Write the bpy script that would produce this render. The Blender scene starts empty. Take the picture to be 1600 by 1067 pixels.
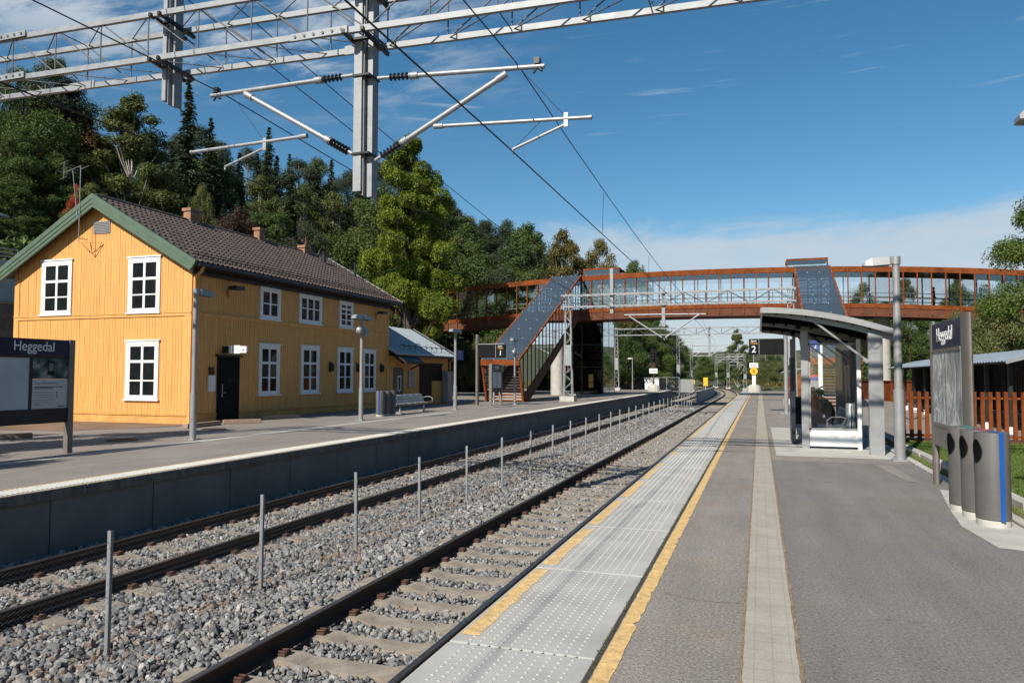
import bpy, math, random
import numpy as np
from mathutils import Vector, Matrix
S = bpy.context.scene
COL = S.collection
R = math.radians
random.seed(11)
RNG = np.random.default_rng(11)

# ------------------------------------------------------------------ mesh accumulator
class MB:
    def __init__(s):
        s.v = []; s.f = []; s.m = []; s.s = []
    def add(s, vs, fs, m=0, smooth=False):
        n = len(s.v)
        s.v += [tuple(v) for v in vs]
        for f in fs:
            s.f.append([i + n for i in f]); s.m.append(m); s.s.append(smooth)
        return s
    def box(s, x0, x1, y0, y1, z0, z1, m=0):
        vs = [(x0,y0,z0),(x1,y0,z0),(x1,y1,z0),(x0,y1,z0),(x0,y0,z1),(x1,y0,z1),(x1,y1,z1),(x0,y1,z1)]
        return s.add(vs, [(0,3,2,1),(4,5,6,7),(0,1,5,4),(1,2,6,5),(2,3,7,6),(3,0,4,7)], m)
    def bar(s, p, q, w, h, m=0, up=(0,0,1)):
        p = Vector(p); q = Vector(q); d = (q-p).normalized(); u = Vector(up)
        if abs(d.dot(u)) > .98: u = Vector((0,1,0))
        a = d.cross(u).normalized()*w/2; b = a.cross(d).normalized()*h/2
        vs = [p-a-b,p+a-b,p+a+b,p-a+b,q-a-b,q+a-b,q+a+b,q-a+b]
        return s.add(vs, [(0,1,2,3),(7,6,5,4),(0,4,5,1),(1,5,6,2),(2,6,7,3),(3,7,4,0)], m)
    def tube(s, p, q, r, r2=None, n=8, m=0, caps=True, smooth=True):
        p = Vector(p); q = Vector(q); r2 = r if r2 is None else r2
        d = (q-p).normalized(); u = Vector((0,0,1)) if abs(d.z) < .95 else Vector((1,0,0))
        a = d.cross(u).normalized(); b = d.cross(a)
        vs = []
        for c, rr in ((p, r), (q, r2)):
            for i in range(n):
                t = 2*math.pi*i/n
                vs.append(c + a*math.cos(t)*rr + b*math.sin(t)*rr)
        s.add(vs, [(i, n+i, n+(i+1) % n, (i+1) % n) for i in range(n)], m, smooth)
        if caps:
            s.add(vs[:n], [tuple(range(n))], m); s.add(vs[n:], [tuple(range(n-1,-1,-1))], m)
        return s
    def path(s, pts, r, n=6, m=0):
        for a, b in zip(pts[:-1], pts[1:]): s.tube(a, b, r, None, n, m, True)
        return s
    def lathe(s, c, prof, n=16, sx=1, sy=1, m=0, smooth=True):
        vs = []
        for r, z in prof:
            for i in range(n):
                t = 2*math.pi*i/n
                vs.append((c[0]+math.cos(t)*r*sx, c[1]+math.sin(t)*r*sy, c[2]+z))
        fs = [(j*n+i, j*n+(i+1) % n, (j+1)*n+(i+1) % n, (j+1)*n+i) for j in range(len(prof)-1) for i in range(n)]
        s.add(vs, fs, m, smooth)
        s.add(vs[:n], [tuple(range(n-1,-1,-1))], m); s.add(vs[-n:], [tuple(range(n))], m)
        return s
    def prism(s, poly, axis, a0, a1, m=0, smooth=False):
        f = {'x': lambda p, a: (a, p[0], p[1]), 'y': lambda p, a: (p[0], a, p[1]), 'z': lambda p, a: (p[0], p[1], a)}[axis]
        n = len(poly)
        vs = [f(p, a0) for p in poly] + [f(p, a1) for p in poly]
        s.add(vs, [(i, (i+1) % n, n+(i+1) % n, n+i) for i in range(n)], m, smooth)
        s.add(vs[:n], [tuple(range(n-1,-1,-1))], m); s.add(vs[n:], [tuple(range(n))], m)
        return s
    def ell(s, c, rx, ry, rz, n=12, k=8, m=0):
        vs = []
        for j in range(k+1):
            p = math.pi*j/k
            for i in range(n):
                t = 2*math.pi*i/n
                vs.append((c[0]+rx*math.sin(p)*math.cos(t), c[1]+ry*math.sin(p)*math.sin(t), c[2]+rz*math.cos(p)))
        fs = [(j*n+i, (j+1)*n+i, (j+1)*n+(i+1) % n, j*n+(i+1) % n) for j in range(k) for i in range(n)]
        return s.add(vs, fs, m, True)
    def quad(s, a, b, c, d, m=0):
        return s.add([a, b, c, d], [(0,1,2,3)], m)
    def build(s, name, mats, parent=None, bevel=0, kind=None, recalc=True):
        return mk(name, s.v, s.f, mats, parent, s.m, s.s, bevel, kind, recalc)

WM = {}
def wmat(o):
    if o is None: return Matrix.Identity(4)
    if o.name in WM: return WM[o.name]
    return wmat(o.parent)

def mk(name, v, f, mats, parent=None, mi=None, sm=None, bevel=0, kind=None, recalc=True):
    if not isinstance(mats, (list, tuple)): mats = [mats]
    if parent is not None:
        inv = wmat(parent).inverted()
        v = [inv @ Vector(p) for p in v]
    me = bpy.data.meshes.new(name)
    me.from_pydata([tuple(p) for p in v], [], f)
    for m in mats: me.materials.append(m)
    if mi is not None and len(mats) > 1: me.polygons.foreach_set('material_index', mi)
    if sm is not None: me.polygons.foreach_set('use_smooth', sm)
    if recalc:
        import bmesh
        bm = bmesh.new(); bm.from_mesh(me); bmesh.ops.recalc_face_normals(bm, faces=bm.faces); bm.to_mesh(me); bm.free()
    me.update()
    o = bpy.data.objects.new(name, me); COL.objects.link(o)
    if parent is not None: o.parent = parent
    if kind: o['kind'] = kind
    if bevel:
        b = o.modifiers.new('bevel', 'BEVEL'); b.width = bevel; b.segments = 2; b.limit_method = 'ANGLE'; b.angle_limit = R(50)
    return o

def mknp(name, V, F, mats, parent=None, attrs=None, smooth=False, mi=None):
    """fast numpy mesh: V (n,3), F (m,k) all same size"""
    me = bpy.data.meshes.new(name)
    n, (m, k) = len(V), F.shape
    me.vertices.add(n); me.vertices.foreach_set('co', np.ascontiguousarray(V, np.float32).ravel())
    me.loops.add(m*k); me.loops.foreach_set('vertex_index', np.ascontiguousarray(F, np.int32).ravel())
    me.polygons.add(m); me.polygons.foreach_set('loop_start', np.arange(0, m*k, k, dtype=np.int32))
    me.polygons.foreach_set('use_smooth', np.full(m, smooth))
    if not isinstance(mats, (list, tuple)): mats = [mats]
    for x in mats: me.materials.append(x)
    if mi is not None: me.polygons.foreach_set('material_index', np.ascontiguousarray(mi, np.int32))
    for an, av in (attrs or {}).items():
        a = me.attributes.new(an, 'FLOAT', 'POINT'); a.data.foreach_set('value', np.ascontiguousarray(av, np.float32))
    me.update(calc_edges=True)
    o = bpy.data.objects.new(name, me); COL.objects.link(o)
    if parent is not None: o.parent = parent
    return o

def tag(o, label, cat, group=None):
    o['label'] = label; o['category'] = cat
    if group: o['group'] = group
    return o

def thing(name, label, cat, loc=(0,0,0), rotz=0, group=None):
    o = bpy.data.objects.new(name, None); COL.objects.link(o)
    o.empty_display_size = .2
    o.location = loc; o.rotation_euler = (0,0,rotz)
    WM[o.name] = Matrix.Translation(loc) @ Matrix.Rotation(rotz, 4, 'Z')
    return tag(o, label, cat, group)

def dup(root, loc, rotz=None, label=None, scale=None, group=None):
    r = root.copy(); COL.objects.link(r); r.location = loc
    if rotz is not None: r.rotation_euler = (0,0,rotz)
    if scale is not None: r.scale = scale if isinstance(scale, (tuple, list)) else (scale,)*3
    if label: r['label'] = label
    if group: r['group'] = group
    def rec(a, b):
        for ch in list(a.children):
            c = ch.copy(); COL.objects.link(c); c.parent = b; rec(ch, c)
    rec(root, r)
    return r

def struct(o):
    o['kind'] = 'structure'; return o

def text(s, size, mat, parent, M, align='CENTER', ext=.002, name='lettering', squeeze=1.0):
    """flat lettering; M = world matrix whose local x runs along the writing and y up"""
    cu = bpy.data.curves.new(name, 'FONT'); cu.body = s; cu.size = size; cu.align_x = align; cu.align_y = 'CENTER'; cu.extrude = ext
    o = bpy.data.objects.new(name, cu); COL.objects.link(o)
    bpy.context.view_layer.update()
    me = bpy.data.meshes.new_from_object(o.evaluated_get(bpy.context.evaluated_depsgraph_get()))
    COL.objects.unlink(o); bpy.data.objects.remove(o); bpy.data.curves.remove(cu)
    me.transform(Matrix.Diagonal((squeeze,1,1,1)))
    inv = wmat(parent).inverted() if parent else Matrix.Identity(4)
    me.transform(inv @ M); me.materials.clear(); me.materials.append(mat)
    n = bpy.data.objects.new(name, me); COL.objects.link(n); n.parent = parent
    return n

def face_mat(origin, xdir, ydir=(0,0,1)):
    x = Vector(xdir).normalized(); y = Vector(ydir).normalized(); z = x.cross(y)
    m = Matrix((x, y, z)).transposed().to_4x4(); m.translation = Vector(origin)
    return m

# ------------------------------------------------------------------ materials
def nt(name):
    m = bpy.data.materials.new(name); m.use_nodes = True
    t = m.node_tree; b = t.nodes['Principled BSDF']
    return m, t, b
def ramp(t, stops, interp='LINEAR'):
    r = t.nodes.new('ShaderNodeValToRGB'); r.color_ramp.interpolation = interp
    e = r.color_ramp.elements
    while len(e) < len(stops): e.new(.5)
    for x, (p, c) in zip(e, stops): x.position = p; x.color = (*c, 1) if len(c) == 3 else c
    return r
def noise(t, vec, scale, detail=4, rough=.6, dist=0):
    n = t.nodes.new('ShaderNodeTexNoise'); n.inputs['Scale'].default_value = scale; n.inputs['Detail'].default_value = detail
    n.inputs['Roughness'].default_value = rough; n.inputs['Distortion'].default_value = dist
    if vec is not None: t.links.new(vec, n.inputs['Vector'])
    return n
def math_(t, op, a, b=None, clamp=False):
    n = t.nodes.new('ShaderNodeMath'); n.operation = op; n.use_clamp = clamp
    for i, x in enumerate((a, b)):
        if x is None: continue
        if isinstance(x, (int, float)): n.inputs[i].default_value = x
        else: t.links.new(x, n.inputs[i])
    return n.outputs[0]
def mixc(t, fac, a, b, mode='MIX'):
    n = t.nodes.new('ShaderNodeMix'); n.data_type = 'RGBA'; n.blend_type = mode
    for sock, x in ((n.inputs[0], fac), (n.inputs[6], a), (n.inputs[7], b)):
        if isinstance(x, (int, float)): sock.default_value = x
        elif isinstance(x, tuple): sock.default_value = (*x, 1) if len(x) == 3 else x
        else: t.links.new(x, sock)
    return n.outputs[2]
def objco(t):
    return t.nodes.new('ShaderNodeTexCoord').outputs['Object']
def mapped(t, vec, scale=(1,1,1), rot=(0,0,0)):
    n = t.nodes.new('ShaderNodeMapping'); n.inputs['Scale'].default_value = scale; n.inputs['Rotation'].default_value = rot
    t.links.new(vec, n.inputs['Vector']); return n.outputs[0]
def mat(name, col, rough=.6, metal=0., var=.18, vs=3., col2=None, bump=0., bs=60., spec=.5, grain=0., gs=150., stretch=(1,1,1)):
    m, t, b = nt(name)
    co = mapped(t, objco(t), stretch)
    n = noise(t, co, vs, 5, .6)
    c2 = col2 or tuple(min(1, x*(1+var)) for x in col); c1 = tuple(x*(1-var) for x in col)
    r = ramp(t, [(.3, c1), (.7, c2)]); t.links.new(n.outputs[0], r.inputs[0])
    out = r.outputs[0]
    if grain:
        g = noise(t, co, gs, 2, .7); gr = ramp(t, [(.3, (1-grain,)*3), (.7, (1+grain,)*3)]); t.links.new(g.outputs[0], gr.inputs[0])
        out = mixc(t, 1.0, out, gr.outputs[0], 'MULTIPLY')
    t.links.new(out, b.inputs['Base Color'])
    rr = ramp(t, [(.3, (max(0, rough-.08),)*3), (.7, (min(1, rough+.08),)*3)]); t.links.new(n.outputs[0], rr.inputs[0])
    t.links.new(rr.outputs[0], b.inputs['Roughness'])
    b.inputs['Metallic'].default_value = metal; b.inputs['Specular IOR Level'].default_value = spec
    if bump:
        bn = noise(t, co, bs, 4, .7); bp = t.nodes.new('ShaderNodeBump'); bp.inputs['Strength'].default_value = bump; bp.inputs['Distance'].default_value = .01
        t.links.new(bn.outputs[0], bp.inputs['Height']); t.links.new(bp.outputs[0], b.inputs['Normal'])
    return m
def glass(name, tint=(.8,.9,.95), refl=.12, rough=.02, thru=1.0, diffuse=0.):
    m, t, b = nt(name); t.nodes.remove(b)
    tr = t.nodes.new('ShaderNodeBsdfTransparent'); tr.inputs[0].default_value = (*[c*thru for c in tint], 1)
    gl = t.nodes.new('ShaderNodeBsdfGlossy'); gl.inputs['Roughness'].default_value = rough; gl.inputs[0].default_value = (.9,.95,1,1)
    fr = t.nodes.new('ShaderNodeFresnel'); fr.inputs[0].default_value = 1.5
    a = math_(t, 'ADD', fr.outputs[0], refl, True)
    mx = t.nodes.new('ShaderNodeMixShader'); t.links.new(a, mx.inputs[0]); t.links.new(tr.outputs[0], mx.inputs[1]); t.links.new(gl.outputs[0], mx.inputs[2])
    if diffuse:  # even blue-grey diffuse share that lightens the glass
        df = t.nodes.new('ShaderNodeBsdfDiffuse'); df.inputs[0].default_value = (.14,.18,.205,1); m2 = t.nodes.new('ShaderNodeMixShader'); m2.inputs[0].default_value = diffuse
        t.links.new(mx.outputs[0], m2.inputs[1]); t.links.new(df.outputs[0], m2.inputs[2]); mx = m2
    t.links.new(mx.outputs[0], t.nodes['Material Output'].inputs[0])
    return m
def leafmat(name, cols, trans=.3, rough=.55):
    m, t, b = nt(name)
    geo = t.nodes.new('ShaderNodeNewGeometry')
    oi = t.nodes.new('ShaderNodeObjectInfo')
    n = noise(t, objco(t), .55, 3, .6)
    f = math_(t, 'ADD', math_(t, 'MULTIPLY', geo.outputs['Random Per Island'], .55), math_(t, 'MULTIPLY', n.outputs[0], .75))
    f = math_(t, 'ADD', f, math_(t, 'MULTIPLY', oi.outputs['Random'], .25))
    f = math_(t, 'SUBTRACT', f, .25)
    k = len(cols)
    r = ramp(t, [(i/(k-1), c) for i, c in enumerate(cols)]); t.links.new(f, r.inputs[0])
    t.links.new(r.outputs[0], b.inputs['Base Color']); b.inputs['Roughness'].default_value = rough
    b.inputs['Specular IOR Level'].default_value = .3
    tl = t.nodes.new('ShaderNodeBsdfTranslucent'); t.links.new(r.outputs[0], tl.inputs[0])
    mx = t.nodes.new('ShaderNodeMixShader'); mx.inputs[0].default_value = trans
    t.links.new(b.outputs[0], mx.inputs[1]); t.links.new(tl.outputs[0], mx.inputs[2])
    t.links.new(mx.outputs[0], t.nodes['Material Output'].inputs[0])
    return m

def asphalt(name, base, warm, speck=.5):
    m, t, b = nt(name); co = objco(t)
    big = noise(t, co, .5, 6, .68); fine = noise(t, co, 48, 3, .75); chip = noise(t, co, 110, 2, .8); mid = noise(t, mapped(t, co, (3,.35,1)), 1.1, 5, .65)
    r = ramp(t, [(.3, base), (.7, warm)]); t.links.new(big.outputs[0], r.inputs[0])
    fr = ramp(t, [(.30, (1-speck*.75,)*3), (.48, (.97,)*3), (.56, (1.03,)*3), (.72, (1+speck*1.0,)*3)]); t.links.new(fine.outputs[0], fr.inputs[0])
    c = mixc(t, 1, r.outputs[0], fr.outputs[0], 'MULTIPLY')
    ch = ramp(t, [(.3, (.70,)*3), (.55, (1,)*3), (.72, (1.45,)*3)]); t.links.new(chip.outputs[0], ch.inputs[0])
    c = mixc(t, 1, c, ch.outputs[0], 'MULTIPLY')
    mr = ramp(t, [(.3, (.86,)*3), (.7, (1.10,)*3)]); t.links.new(mid.outputs[0], mr.inputs[0])
    c = mixc(t, 1, c, mr.outputs[0], 'MULTIPLY')
    br = noise(t, co, 1.4, 5, .7); bs_ = ramp(t, [(.52, (1,1,1)), (.75, (1.06,.97,.86))]); t.links.new(br.outputs[0], bs_.inputs[0])
    c = mixc(t, 1, c, bs_.outputs[0], 'MULTIPLY')
    st = noise(t, co, 2.6, 2, .5); ss = ramp(t, [(.70, (1,)*3), (.76, (.72,)*3)]); t.links.new(st.outputs[0], ss.inputs[0])
    c = mixc(t, 1, c, ss.outputs[0], 'MULTIPLY')
    gum = t.nodes.new('ShaderNodeTexVoronoi'); gum.inputs['Scale'].default_value = 1.7; t.links.new(co, gum.inputs['Vector'])
    gm = math_(t, 'LESS_THAN', gum.outputs['Distance'], .035)
    c = mixc(t, math_(t, 'MULTIPLY', gm, .45), c, (.06,.055,.05))
    t.links.new(c, b.inputs['Base Color']); b.inputs['Roughness'].default_value = .9; b.inputs['Specular IOR Level'].default_value = .25
    bp = t.nodes.new('ShaderNodeBump'); bp.inputs['Strength'].default_value = .6; bp.inputs['Distance'].default_value = .008
    t.links.new(fine.outputs[0], bp.inputs['Height']); t.links.new(bp.outputs[0], b.inputs['Normal'])
    return m

def brickmat(name, c1, c2, mortar, scale=1., bw=.25, bh=.075, axis='x'):
    m, t, b = nt(name); co = objco(t)
    sp = t.nodes.new('ShaderNodeSeparateXYZ'); t.links.new(co, sp.inputs[0])
    cb = t.nodes.new('ShaderNodeCombineXYZ')
    t.links.new(math_(t, 'ADD', sp.outputs[0], sp.outputs[1]), cb.inputs[0]); t.links.new(sp.outputs[2], cb.inputs[1])
    br = t.nodes.new('ShaderNodeTexBrick'); br.inputs['Scale'].default_value = scale
    br.inputs['Brick Width'].default_value = bw; br.inputs['Row Height'].default_value = bh; br.inputs['Mortar Size'].default_value = .008
    br.inputs['Color1'].default_value = (*c1,1); br.inputs['Color2'].default_value = (*c2,1); br.inputs['Mortar'].default_value = (*mortar,1)
    t.links.new(cb.outputs[0], br.inputs['Vector'])
    n = noise(t, co, 6, 4, .6); r = ramp(t, [(.3, (.75,)*3), (.7, (1.2,)*3)]); t.links.new(n.outputs[0], r.inputs[0])
    t.links.new(mixc(t, 1, br.outputs[0], r.outputs[0], 'MULTIPLY'), b.inputs['Base Color']); b.inputs['Roughness'].default_value = .9
    bp = t.nodes.new('ShaderNodeBump'); bp.inputs['Strength'].default_value = .6; bp.inputs['Distance'].default_value = .01; bp.invert = True
    t.links.new(br.outputs['Fac'], bp.inputs['Height']); t.links.new(bp.outputs[0], b.inputs['Normal'])
    return m

M_ = {}
M_['asph_l'] = asphalt('asphalt_worn', (.212,.190,.172), (.278,.252,.226), .80)
M_['asph_d'] = asphalt('asphalt_newer', (.168,.157,.147), (.212,.198,.186), .66)
M_['conc'] = mat('concrete', (.40,.385,.35), .85, var=.16, vs=2.5, bump=.3, bs=40, grain=.12)
M_['slab'] = mat('platform_slab_concrete', (.362,.357,.335), .85, var=.15, vs=1.6, bump=.25, bs=60, grain=.10, gs=220)
M_['ribw'] = mat('tactile_rib_concrete', (.43,.43,.40), .8, var=.12, vs=5)
M_['slabw'] = mat('tactile_stud_concrete', (.375,.375,.355), .8, var=.1, vs=5)
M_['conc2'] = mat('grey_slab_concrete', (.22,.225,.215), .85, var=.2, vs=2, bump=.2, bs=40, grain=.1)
M_['wallconc'] = mat('platform_wall_concrete', (.16,.165,.165), .9, var=.2, vs=1.4, bump=.3, bs=30, grain=.1)
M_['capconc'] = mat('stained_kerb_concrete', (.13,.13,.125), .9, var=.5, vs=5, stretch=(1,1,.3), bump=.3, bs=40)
M_['yellow'] = mat('worn_yellow_paint', (.57,.385,.16), .8, var=.26, vs=14, grain=.18, gs=90)
M_['tact'] = None
M_['rail_top'] = mat('polished_rail', (.16,.145,.14), .32, .85, var=.2, vs=4)
M_['rail'] = mat('rusty_rail_steel', (.040,.024,.017), .8, .1, var=.4, vs=9)
M_['sleeper'] = mat('concrete_sleeper', (.25,.205,.155), .9, var=.3, vs=4, col2=(.32,.28,.225), bump=.3, bs=50, grain=.12)
M_['clip'] = mat('rust_clip', (.085,.042,.028), .8, .2, var=.4, vs=30)
M_['galv'] = mat('galvanised_steel', (.25,.265,.275), .55, .25, var=.16, vs=5, grain=.06, gs=40)
M_['galvd'] = mat('darkened_galvanised_rod', (.12,.125,.13), .6, .5, var=.2, vs=5)
M_['galvp'] = mat('painted_grey_steel', (.275,.283,.288), .45, .25, var=.08, vs=3)
M_['alu'] = mat('aluminium_tube', (.31,.32,.33), .45, .4, var=.08, vs=6)
M_['warmgrey'] = mat('warm_grey_metal', (.20,.18,.16), .45, .35, var=.08, vs=4)
M_['bin'] = mat('grey_bin_paint', (.098,.092,.088), .62, .0, var=.12, vs=2.5, grain=.05)
M_['darkm'] = mat('dark_metal', (.022,.023,.025), .45, .3, var=.2, vs=4)
M_['black'] = mat('black_plastic', (.006,.006,.007), .5, 0, var=.2, vs=6, spec=.15)
M_['wire'] = mat('weathered_wire', (.03,.031,.033), .5, .6, var=.2, vs=5)
M_['mesh'] = mat('chain_link_wire', (.15,.155,.16), .5, .6, var=.15, vs=5)
M_['insul'] = mat('dark_insulator', (.022,.024,.028), .35, 0, var=.2, vs=8)
M_['corten'] = mat('corten_steel', (.15,.038,.011), .85, 0, var=.3, vs=1.3, col2=(.235,.066,.017), grain=.2, gs=9, spec=.15)
M_['cortenb'] = mat('brown_corten_steel', (.115,.045,.026), .8, 0, var=.22, vs=1.5, grain=.12, gs=18, spec=.2)
M_['cortend'] = mat('dark_corten_steel', (.075,.024,.012), .8, 0, var=.3, vs=3, grain=.1, gs=20)
M_['navy'] = mat('navy_sign_panel', (.008,.010,.045), .3, 0, var=.1, vs=2)
M_['blue'] = mat('blue_panel', (.004,.070,.30), .35, 0, var=.08, vs=3)
M_['signblue'] = mat('sign_blue', (.018,.05,.26), .4, 0, var=.06)
M_['white'] = mat('white_paint', (.70,.71,.71), .5, 0, var=.05, vs=3)
M_['whitel'] = mat('white_lettering', (.82,.82,.82), .5, 0, var=.02)
M_['red'] = mat('red_panel', (.42,.035,.03), .4, 0, var=.08)
M_['teal'] = mat('teal_panel', (.02,.25,.22), .4, 0, var=.08)
M_['ochre'] = mat('ochre_cladding_paint', (.64,.325,.095), .66, 0, var=.14, vs=1.6, grain=.13, gs=11, stretch=(4,4,.4))
M_['ochred'] = mat('ochre_plinth_paint', (.56,.29,.08), .7, 0, var=.2, vs=2.5, grain=.1, gs=14)
M_['winwhite'] = mat('window_paint', (.74,.755,.76), .45, 0, var=.05, vs=4)
M_['pane'] = mat('dark_window_glass', (.010,.012,.014), .05, 0, var=.5, vs=1.2, spec=.35, bump=.12, bs=2.2)
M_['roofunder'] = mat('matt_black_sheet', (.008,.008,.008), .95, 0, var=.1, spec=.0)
M_['green'] = mat('green_bargeboard', (.075,.122,.080), .6, 0, var=.12, vs=2.5)
M_['dkgreen'] = mat('dark_green_door', (.008,.012,.012), .8, 0, var=.15, spec=.12)
M_['tile'] = mat('brown_roof_tile', (.062,.045,.037), .62, 0, var=.35, vs=4, grain=.18, gs=30)
M_['tin'] = mat('pale_metal_roof', (.33,.38,.41), .42, .25, var=.12, vs=2, grain=.05)
M_['brick'] = brickmat('chimney_brick', (.36,.155,.075), (.25,.105,.055), (.30,.25,.20))
M_['stonewall'] = brickmat('stone_block_wall', (.13,.105,.09), (.085,.075,.07), (.05,.045,.04), 1, .9, .42)
M_['slopewall'] = brickmat('sandstone_wall', (.34,.22,.15), (.27,.18,.13), (.15,.12,.10), 1, .5, .25)
M_['timber'] = mat('weathered_timber', (.30,.20,.15), .85, 0, var=.25, vs=5, stretch=(1,6,6), bump=.3)
M_['glass'] = glass('bridge_glass', (.985,.995,1.0), .05, .02, 1.0)
M_['glassr'] = glass('roof_glass', (.42,.50,.55), .10, .05, .8, .25)
M_['glassd'] = glass('lift_glass', (.05,.06,.07), .02, .02)
M_['glasss'] = glass('reflecting_glass', (.06,.07,.08), .42, .02)
M_['glassc'] = glass('clear_glass', (.97,.985,.99), .0, .02)
M_['skin'] = mat('skin', (.45,.25,.17), .55, 0, var=.08, vs=8)
M_['cloth'] = mat('dark_cloth', (.012,.013,.018), .9, 0, var=.2, vs=9)
M_['jeans'] = mat('dark_jeans', (.02,.028,.05), .9, 0, var=.2, vs=9)
M_['coral'] = mat('coral_cloth', (.55,.15,.09), .85, 0, var=.12, vs=9)
M_['blond'] = mat('blond_hair', (.50,.36,.17), .6, 0, var=.2, vs=40)
M_['hair'] = mat('dark_hair', (.012,.010,.008), .6, 0, var=.2, vs=40)
M_['amber'] = None
def emis(name, col, s):
    m, t, b = nt(name); b.inputs['Base Color'].default_value = (*[c*.3 for c in col],1)
    b.inputs['Emission Color'].default_value = (*col,1); b.inputs['Emission Strength'].default_value = s
    return m
M_['amber'] = emis('amber_led', (1,.45,.04), .6)
M_['led'] = emis('white_led', (.9,.95,1), .7)
M_['redlamp'] = emis('red_signal_lamp', (1,.02,.04), .9)
M_['yel'] = mat('bright_yellow_enamel', (.75,.42,.02), .5, 0, var=.05)
M_['orange'] = mat('orange_enamel', (.72,.28,.02), .5, 0, var=.06)
def studs():
    m, t, b = nt('tactile_guide_tiles'); co = objco(t)
    sp = t.nodes.new('ShaderNodeSeparateXYZ'); t.links.new(co, sp.inputs[0])
    gx = math_(t, 'LESS_THAN', math_(t, 'ABSOLUTE', math_(t, 'SUBTRACT', math_(t, 'FRACT', math_(t, 'MULTIPLY', sp.outputs[0], 10.)), .5)), .035)
    gy = math_(t, 'LESS_THAN', math_(t, 'ABSOLUTE', math_(t, 'SUBTRACT', math_(t, 'FRACT', math_(t, 'MULTIPLY', sp.outputs[1], 6.6)), .5)), .03)
    g = math_(t, 'MAXIMUM', gx, gy)
    n = noise(t, co, 3, 4, .6); r = ramp(t, [(.3, (.30,.275,.232)), (.7, (.375,.345,.295))]); t.links.new(n.outputs[0], r.inputs[0])
    f = noise(t, co, 120, 2, .7); fr = ramp(t, [(.3, (.82,)*3), (.7, (1.15,)*3)]); t.links.new(f.outputs[0], fr.inputs[0])
    c = mixc(t, 1, r.outputs[0], fr.outputs[0], 'MULTIPLY')
    c = mixc(t, math_(t, 'MULTIPLY', g, .24), c, (.14,.12,.10))
    t.links.new(c, b.inputs['Base Color']); b.inputs['Roughness'].default_value = .85
    bp = t.nodes.new('ShaderNodeBump'); bp.inputs['Strength'].default_value = .4; bp.inputs['Distance'].default_value = .005; bp.invert = True
    t.links.new(g, bp.inputs['Height']); t.links.new(bp.outputs[0], b.inputs['Normal'])
    return m
M_['tact'] = studs()
def ballastmat(name, attr):
    m, t, b = nt(name); co = objco(t)
    if attr:
        a = t.nodes.new('ShaderNodeAttribute'); a.attribute_name = 'tone'; f = a.outputs['Fac']
        n = noise(t, co, 30, 3, .6); f = math_(t, 'ADD', f, math_(t, 'MULTIPLY', math_(t, 'SUBTRACT', n.outputs[0], .5), .25))
    else:
        v = t.nodes.new('ShaderNodeTexVoronoi'); v.inputs['Scale'].default_value = 21; t.links.new(co, v.inputs['Vector'])
        sc = t.nodes.new('ShaderNodeSeparateColor'); t.links.new(v.outputs['Color'], sc.inputs[0]); f = sc.outputs[0]
    cols = [(0, (.035,.037,.040)), (.25, (.10,.103,.108)), (.5, (.19,.19,.188)), (.76, (.31,.30,.285)), (.88, (.17,.115,.078)), (.97, (.44,.43,.42))]
    r = ramp(t, cols); t.links.new(f, r.inputs[0]); c = r.outputs[0]
    if not attr:
        dk = ramp(t, [(0, (1.05,)*3), (.55, (.55,)*3), (.8, (.2,)*3)]); t.links.new(math_(t, 'MULTIPLY', v.outputs['Distance'], 1.), dk.inputs[0])
        c = mixc(t, .8, c, dk.outputs[0], 'MULTIPLY')
        bp = t.nodes.new('ShaderNodeBump'); bp.inputs['Strength'].default_value = 1; bp.inputs['Distance'].default_value = .04; bp.invert = True
        t.links.new(v.outputs['Distance'], bp.inputs['Height']); t.links.new(bp.outputs[0], b.inputs['Normal'])
    t.links.new(c, b.inputs['Base Color']); b.inputs['Roughness'].default_value = .85; b.inputs['Specular IOR Level'].default_value = .3
    return m
M_['ballast'] = ballastmat('ballast_bed_material', False)
M_['stone'] = ballastmat('ballast_stone_material', True)
def terrainmat():
    m, t, b = nt('grassy_earth'); co = objco(t)
    n = noise(t, co, .25, 6, .65); f = noise(t, co, 9, 4, .7)
    r = ramp(t, [(.35, (.030,.040,.014)), (.55, (.060,.068,.022)), (.72, (.14,.105,.065))]); t.links.new(n.outputs[0], r.inputs[0])
    fr = ramp(t, [(.3, (.6,)*3), (.7, (1.35,)*3)]); t.links.new(f.outputs[0], fr.inputs[0])
    t.links.new(mixc(t, 1, r.outputs[0], fr.outputs[0], 'MULTIPLY'), b.inputs['Base Color']); b.inputs['Roughness'].default_value = .95
    bp = t.nodes.new('ShaderNodeBump'); bp.inputs['Strength'].default_value = .7; bp.inputs['Distance'].default_value = .1
    t.links.new(f.outputs[0], bp.inputs['Height']); t.links.new(bp.outputs[0], b.inputs['Normal'])
    return m
M_['terrain'] = terrainmat()
M_['dirt'] = mat('brown_dirt', (.17,.112,.072), .95, 0, var=.3, vs=.9, grain=.2, gs=25, bump=.4, bs=20)
M_['grass'] = leafmat('grass_blades', [(.055,.095,.018), (.11,.175,.032), (.17,.235,.05)], .25)
M_['rock'] = mat('rock_face', (.16,.12,.09), .9, 0, var=.5, vs=.5, grain=.25, gs=3, bump=1., bs=2)
M_['bark'] = mat('bark', (.075,.058,.045), .95, 0, var=.3, vs=3, stretch=(3,3,.5))
M_['pinebark'] = mat('pine_bark', (.19,.095,.06), .95, 0, var=.3, vs=2, stretch=(3,3,.5))
M_['birchbark'] = mat('birch_bark', (.42,.39,.36), .85, 0, var=.5, vs=3, stretch=(1,1,3))
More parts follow.
